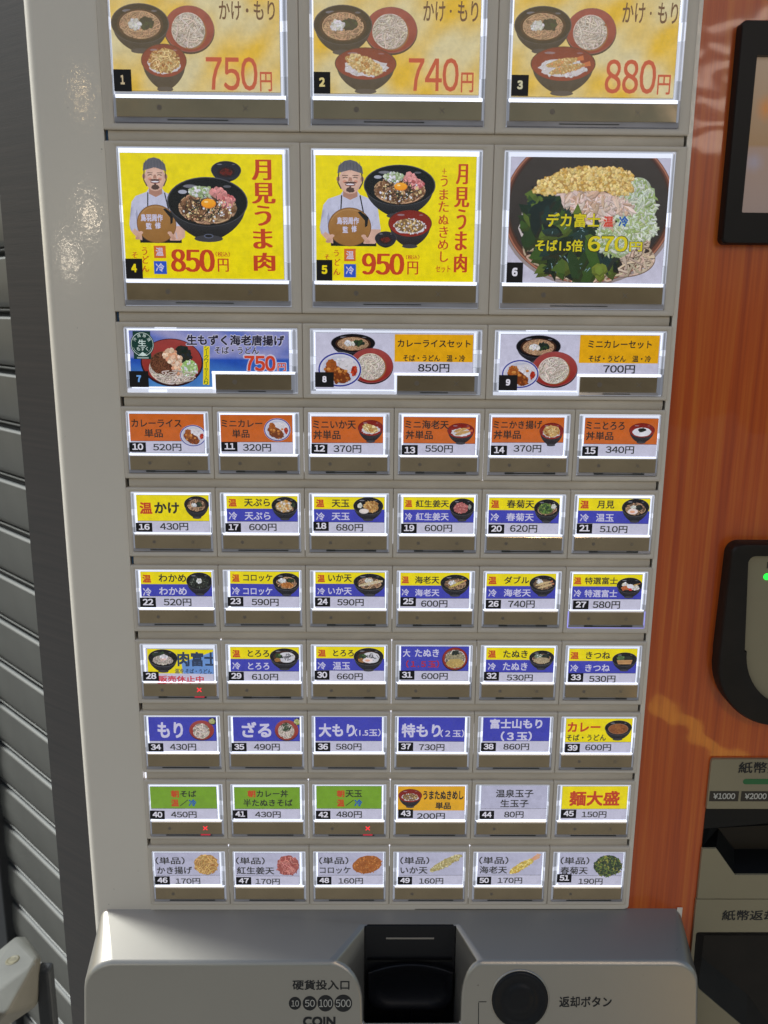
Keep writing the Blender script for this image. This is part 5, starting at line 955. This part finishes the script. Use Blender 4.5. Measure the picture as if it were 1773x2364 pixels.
# lettering on the coin unit
def tpart(name, items, m, parent, shear=True, y=None):
    for body_, x0, z1, x1, z0, bold in items:
        mb = MB(); put_text(mb, body_, x0, z0, x1, z1, 0.0, None, bold=bold)
        mb.v = [(x, ((TY(z) - .00015) if y is None else y) + dy * 8, z) for x, dy, z in mb.v]
        o = link(name, mb.mesh(name, m), parent)
    return o
mb = MB()
for x0, z1, x1, z0 in ((0.1073, -0.5848, 0.1163, -0.5941), (0.1173, -0.5842, 0.1276, -0.5947), (0.1281, -0.5835, 0.1397, -0.5954), (0.1403, -0.5832, 0.1532, -0.5957)):
    cx_, cz_, rx_, rz_ = (x0 + x1) / 2, (z0 + z1) / 2, (x1 - x0) / 2, (z1 - z0) / 2
    mb.face([(cx_ + rx_ * math.cos(R_(t)), TY(cz_ + rz_ * math.sin(R_(t))) - .00008, cz_ + rz_ * math.sin(R_(t))) for t in range(0, 360, 12)])
for x0, z1, x1, z0 in ((0.2449, -.5882, .2506, -.5888), (.2446, -.5890, .2452, -.66)): mb.face([(x, TY(z) - .00008, z) for x, z in ((x0, z0), (x1, z0), (x1, z1), (x0, z1))])
cpart('coin_marks', mb, M['ink_dark'])
tpart('lettering', [('硬貨投入口', 0.1099, -0.5727, 0.1512, -0.5798, .02), ('COIN', 0.1176, -0.5990, 0.1412, -0.6060, .04), ('返却ボタン', 0.3036, -0.5846, 0.3418, -0.5925, .02)], M['ink_dark'], coin)
tpart('coin_values', [('#10', .1092, -.5873, .1146, -.5917, .0), ('#50', .1190, -.5869, .1261, -.5919, 0.), ('#100', .1293, -.5867, .1386, -.5921, 0.), ('#500', .1413, -.5867, .1522, -.5921, 0.)], M['ink_light'], coin)

# ------------------------------------------------------------------ touch display at the right edge
disp = thing('t', 'x', 'x'); bpy.data.objects.remove(disp)
fr = [(x, z) for x, z in rrect(0.3842, -0.0580, 0.62, 0.0698, 0.0035, 5)]
def framed(name, outer, inner, yf, yi, m, parent, off=MO):
    mb = MB(); n = len(outer)
    sh = lambda lp, y, k=0: [(x, y, z) for x, z in lp]
    mb.loft([sh(outer, .004), sh(outer, yf + .0015), sh([(x + (0.0008 if x < .5 else -.0008), z + (.0008 if z < (outer[0][1] + outer[-1][1]) / 2 + .05 and z < .0 + (max(p[1] for p in outer) + min(p[1] for p in outer)) / 2 else -.0008)) for x, z in outer], yf), sh(inner, yf + .0002), sh(inner, yi)])
    mb.f = [q_[::-1] for q_ in mb.f]
    o = link(name, mb.mesh(name, m, True), parent, off); o.data.set_sharp_from_angle(angle=R_(30)); return o
inner = rrect(0.3951, -0.0392, 0.60, 0.0505, 0.0006, 5)
db = framed('display_bezel', fr, inner, -.0060, -.0005, M['frame'], machine)
A = Art((395.1, -50.5, 600, 39.2), 5, y0=-.0010, step=1e-6)
def dfld(px, py):
    t = (py + 50.5) / 90; u = (px - 395) / 40; a_ = mixc(L(138, 118, 98), L(126, 96, 60), min(1, t * 1.5)) if t < .55 else mixc(L(132, 110, 98), L(128, 112, 106), (t - .55) * 2)
    d = math.hypot((px - 405.5) / 6, (py + 22) / 9); a_ = mixc(L(166, 102, 34), a_, min(1, d)); d = math.hypot((px - 401) / 7, (py - 9) / 7); return mixc(L(128, 122, 134), a_, min(1, d))
cloudfield(A, 395.1, -50.5, 600, 39.2, dfld, 60, 40)
M['screen'] = attr_mat('display_screen', .3, .75, .3)
scr = A.to_obj('screen', db, M['screen'])

# ------------------------------------------------------------------ card reader (black surround, ivory plate, green lamp)
def arcp(cx, cz, r, a0, a1, n=8): return [(cx + r * math.cos(R_(a0 + (a1 - a0) * i / n)), cz + r * math.sin(R_(a0 + (a1 - a0) * i / n))) for i in range(n + 1)]
outer = [(0.60, -0.3840), (0.60, -0.2520)] + arcp(0.4172, -0.2605, 0.0085, 90, 180, 8) + [(0.4075, -0.3300)] + arcp(0.4555, -0.3385, 0.0478, 176, 262, 12)
inner_ = [(0.59, -0.3720), (0.59, -0.2607)] + arcp(0.4270, -0.2660, 0.0052, 90, 180, 8) + [(0.4262, -0.3330)] + arcp(0.4720, -0.3300, 0.0445, 180, 250, 12)
mb = MB(); P3 = lambda lp, y: [(x, y, z) for x, z in lp]
sc_ = lambda lp, k: [(0.50 + (x - 0.50) * k, -0.318 + (z + 0.318) * k) for x, z in lp]
mb.loft([P3(outer, .004), P3(outer, -.008), P3(sc_(outer, .988), -.0098), P3(sc_(outer, .965), -.0102), P3(inner_, -.0080), P3(inner_, -.0040)])
rdr = part('card_reader', mb, M['brownblack'], sm=True); 
bm = bmesh.new(); bm.from_mesh(rdr.data); bmesh.ops.recalc_face_normals(bm, faces=bm.faces); bm.to_mesh(rdr.data); bm.free(); rdr.data.set_sharp_from_angle(angle=R_(35))
mb = MB(); mb.face(P3(inner_, -.0045)); o = link('reader_plate', mb.mesh('reader_plate', M['plate']), rdr)
bm = bmesh.new(); bm.from_mesh(o.data); bmesh.ops.recalc_face_normals(bm, faces=bm.faces); bm.to_mesh(o.data); bm.free()
mb = MB(); lp = [[(0.4372 + r * math.cos(6.2832 * i / 16), -.0045 - d, -0.2765 + r * math.sin(6.2832 * i / 16)) for i in range(16)] for r, d in ((.0024, 0), (.0022, .0006), (.0014, .001))]
mb.loft(lp); mb.f.append(list(range(32, 48))); link('indicator_lamp', mb.mesh('indicator_lamp', M['led']), rdr)
mb = MB(); mb.box(.4364, .4371, -.0047, -.0045, -.2705, -.2660); mb.box(.4364, .4390, -.0047, -.0045, -.2666, -.2660); link('plate_mark', mb.mesh('plate_mark', M['ink_dark']), rdr)

# ------------------------------------------------------------------ banknote unit
poly = [(0.4140, -0.4572), (0.4140, -0.4190)] + arcp(0.4162, -0.4190, .0020, 180, 90, 4) + [(0.60, -0.4168), (0.60, -0.4572)]
o = part('note_slot_panel', extrude_poly(poly[::-1], -.0004, .004), M['plate']); nsp = o; bevel(o, .0004, 2)
poly = [(0.4140, -0.5336), (0.4140, -0.4906), (0.4247, -0.4906), (0.4409, -0.5130), (0.60, -0.5130), (0.60, -0.5336)]
o = part('lower_slot_panel', extrude_poly(poly[::-1], -.0004, .004), M['plate']); bevel(o, .0004, 2)
mb = MB(); mb.v = [(0.4142, .0016, -.4572), (.60, .0016, -.4572), (.60, .0190, -.4760), (.4142, .0030, -.4760), (.4142, .0016, -.4906), (.4252, .0016, -.4906), (.4409, .0016, -.5130), (.60, .0016, -.5130), (.60, .0190, -.5040), (.4470, .0190, -.5040), (.4330, .0190, -.4860), (.4300, .0190, -.4760)]
mb.f = [[0, 3, 11, 2, 1], [0, 4, 3], [3, 4, 5, 10, 11], [5, 6, 9, 10], [6, 7, 8, 9], [2, 11, 10, 9, 8]]
part('note_slot', mb, M['black_gloss'])
top_in = [(0.4164, -0.5903)] + arcp(0.4180, -0.5650, .0020, 180, 90, 4) + [(0.60, -0.5630), (0.60, -0.69)]
poly = [(0.4136, -0.69), (0.4136, -0.5341), (0.60, -0.5341), (0.60, -0.5628)] + [(x, z) for x, z in arcp(0.4180, -0.5650, .0022, 90, 180, 4)] + [(0.4162, -0.5903), (0.4224, -0.6141), (0.4640, -0.6520), (0.4900, -0.69)]
o = part('note_return_panel', extrude_poly(poly[::-1], -.0004, .004), M['plate'])
nrp = o
mb = MB(); mb.v = [(0.4158, .0005, -.5628), (.60, .0005, -.5628), (.60, .0170, -.5800), (.4300, .0170, -.5800), (.4160, .0005, -.5903), (.4222, .0005, -.6145), (.4300, .0170, -.6000), (.4640, .0005, -.6522), (.4900, .0005, -.69), (.5100, .0170, -.69), (.4700, .0170, -.6350), (.60, .0170, -.69)]
mb.f = [[0, 3, 2, 1], [0, 4, 6, 3], [4, 5, 6], [5, 7, 10, 6], [7, 8, 9, 10], [3, 6, 10, 9, 11, 2]]
part('note_return_slot', mb, M['brownblack'])
tpart('lettering', [('紙幣投入口', 0.4343, -0.4189, 0.4862, -0.4280, .016)], M['ink_dark'], nsp, y=-.0006)
tpart('lettering', [('紙幣返却口', 0.4343, -0.5433, 0.4862, -0.5523, .016)], M['ink_dark'], nrp, y=-.0006)
mb = MB(); mb.face(P3(rrect(.4386, -.4370, .4850, -.4326, .0021, 5), -.00055)); link('status_pill', mb.mesh('status_pill', M['green']), nsp)
mb = MB()
for x in (.4151, .4384, .4617): mb.face(P3(rrect(x, -.4509, x + .0215, -.4426, .0002, 2), -.00055))
link('value_boxes', mb.mesh('value_boxes', M['label_box']), nsp)
tpart('note_values', [('#¥1000', .4178, -.4442, .4340, -.4490, .022), ('#¥2000', .4411, -.4442, .4573, -.4490, .022), ('#¥5000', .4644, -.4442, .4806, -.4490, .012)], M['ink_light'], nsp, y=-.0007)
mb = MB(); mb.box(.4000, .4040, .0008, .0016, -.560, -.5424); part('corner_plate', mb, M['cream'])

# ------------------------------------------------------------------ roller shutter, guide, latch beside the machine
ds = Vector((-.7107, .7034, 0)); SP = Vector((-.25609, .45486, 0)); ang = math.atan2(ds.y, ds.x)
shut = thing('roller_shutter', 'pale grey green roller shutter with grimy horizontal slats left of the ticket machine', 'shutter', (SP.x, SP.y, -1.2))
shut.rotation_euler = (0, 0, ang)      # local +x runs back to the left, local -y.. faces the street
P_ = .0665
mb = MB(); h = P_
sec = [(.010, 0), (.004, .0008), (.0012, .003), (0, .008), (-.0012, .030), (0, .0545), (.0020, .0565), (.007, .0575), (.009, .0600), (.006, .0625), (.0022, .0634), (.0016, .0648), (.004, .0660), (.010, .0664)]
sgn = -1
x0_, x1_ = -.36, .168
mb.loft([[(x0_, sgn * y, z) for y, z in sec], [(x1_, sgn * y, z) for y, z in sec]], close=False)
sm_ = mb.mesh('slat', M['shutter'], True); sm_.set_sharp_from_angle(angle=R_(40)); sm_.materials.append(M['shutter_dark'])
for p_ in sm_.polygons:
    if p_.index in (6, 7, 8, 0, 12): p_.material_index = 1  # groove faces of the slat take the darker tone
for i in range(26):
    zt = -0.1137 + P_ * 7 - i * P_
    o = link('slat', sm_, shut, (0, 0, zt - .0552 - (-1.2)))
rail = thing('guide_rail', 'dark vertical shutter guide rail at the left end of the slats', 'guide rail', (SP.x, SP.y, -1.2)); rail.rotation_euler = (0, 0, ang)
mb = MB(); mb.box(.169, .30, -.03, .012, 0, 1.9); o = link('rail', mb.mesh('rail', M['dark_metal']), rail); bevel(o, .002, 2)
# latch block
pts = dict(A=(-0.215, .150, -.7235), B=(-.1897, .1813, -.7145), C=(-.1858, .1811, -.7154), D=(-.1523, .1414, -.7075), E=(-.1602, .0875, -.7188), F=(-.1950, .0788, -.7135), C2=(-.1833, .1899, -.7215), D2=(-.1564, .1592, -.7196), G=(-.1595, .1482, -.7667), H=(-.2150, .10, -.78), I=(-.22, .18, -.78), J=(-.185, .165, -.78))
latch = thing('shutter_latch', 'pale worn metal latch block with a screw hole at the lower left corner', 'latch', (-.18, .14, -.78)); LO = (.18, -.14, .78)
bm = bmesh.new()
for v_ in pts.values(): bm.verts.new(v_)
r_ = bmesh.ops.convex_hull(bm, input=bm.verts)
bmesh.ops.delete(bm, geom=[g for g in r_['geom_interior'] if isinstance(g, bmesh.types.BMVert)], context='VERTS')
bmesh.ops.recalc_face_normals(bm, faces=bm.faces); me = bpy.data.meshes.new('block'); bm.to_mesh(me); bm.free(); me.materials.append(M['latch']); me.materials.append(M['latch_side'])
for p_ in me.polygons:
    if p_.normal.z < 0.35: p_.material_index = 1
o = link('block', me, latch, LO); bevel(o, .003, 3, 25)
hp = Vector((-0.172, 0.1328, -0.7015)); nrm = Vector((-.0053, -.1905, .60)).normalized()
mb = MB(); t1 = nrm.orthogonal().normalized(); t2 = nrm.cross(t1)
cam_p = Vector((0.16687, -0.57249, -0.09935)); 
hit = hp
best = None
dg = bpy.context.evaluated_depsgraph_get()
from mathutils.bvhtree import BVHTree
bv = BVHTree.FromObject(o, dg); mw = Matrix.Translation(Vector(latch.location) + Vector(LO))
loc, nn, idx, dist = bv.ray_cast(cam_p - mw.translation, (hp - cam_p).normalized())
if loc is not None:
    hp = loc + mw.translation; nrm = nn; t1 = nrm.orthogonal().normalized(); t2 = nrm.cross(t1)
rg = lambda r, d: [tuple(hp + nrm * d + (t1 * math.cos(6.2832 * i / 20) + t2 * math.sin(6.2832 * i / 20)) * r) for i in range(20)]
mb.loft([rg(.0068, .0002), rg(.0056, .0009), rg(.0040, .0004)]); mb.f.append(list(range(40, 60))); link('screw', mb.mesh('screw', mat('rusty_screw', (.12, .11, .07), .6, var=.4, vscale=200)), latch, LO)
post = thing('latch_post', 'dark post under the latch block in the lower left corner', 'post', (-.155, .17, -1.2))
mb = MB(); mb.box(-.006, .0085, -.02, -.005, 0, .470); o = link('post_body', mb.mesh('post_body', M['dark_metal']), post); bevel(o, .003, 2)
# pavement in front of and below everything, and the wall the machine stands against
mb = MB(); mb.face([(-8, -8, -1.2), (8, -8, -1.2), (8, 8, -1.2), (-8, 8, -1.2)]); g_ = link('pavement', mb.mesh('pavement', M['ground'])); g_['kind'] = 'structure'
mb = MB(); mb.box(-.04, .66, .05, .5, -1.2, .9); mb.box(-.0454, .66, .004, .05, -1.2, -.69); part('cabinet', mb, M['cream'])
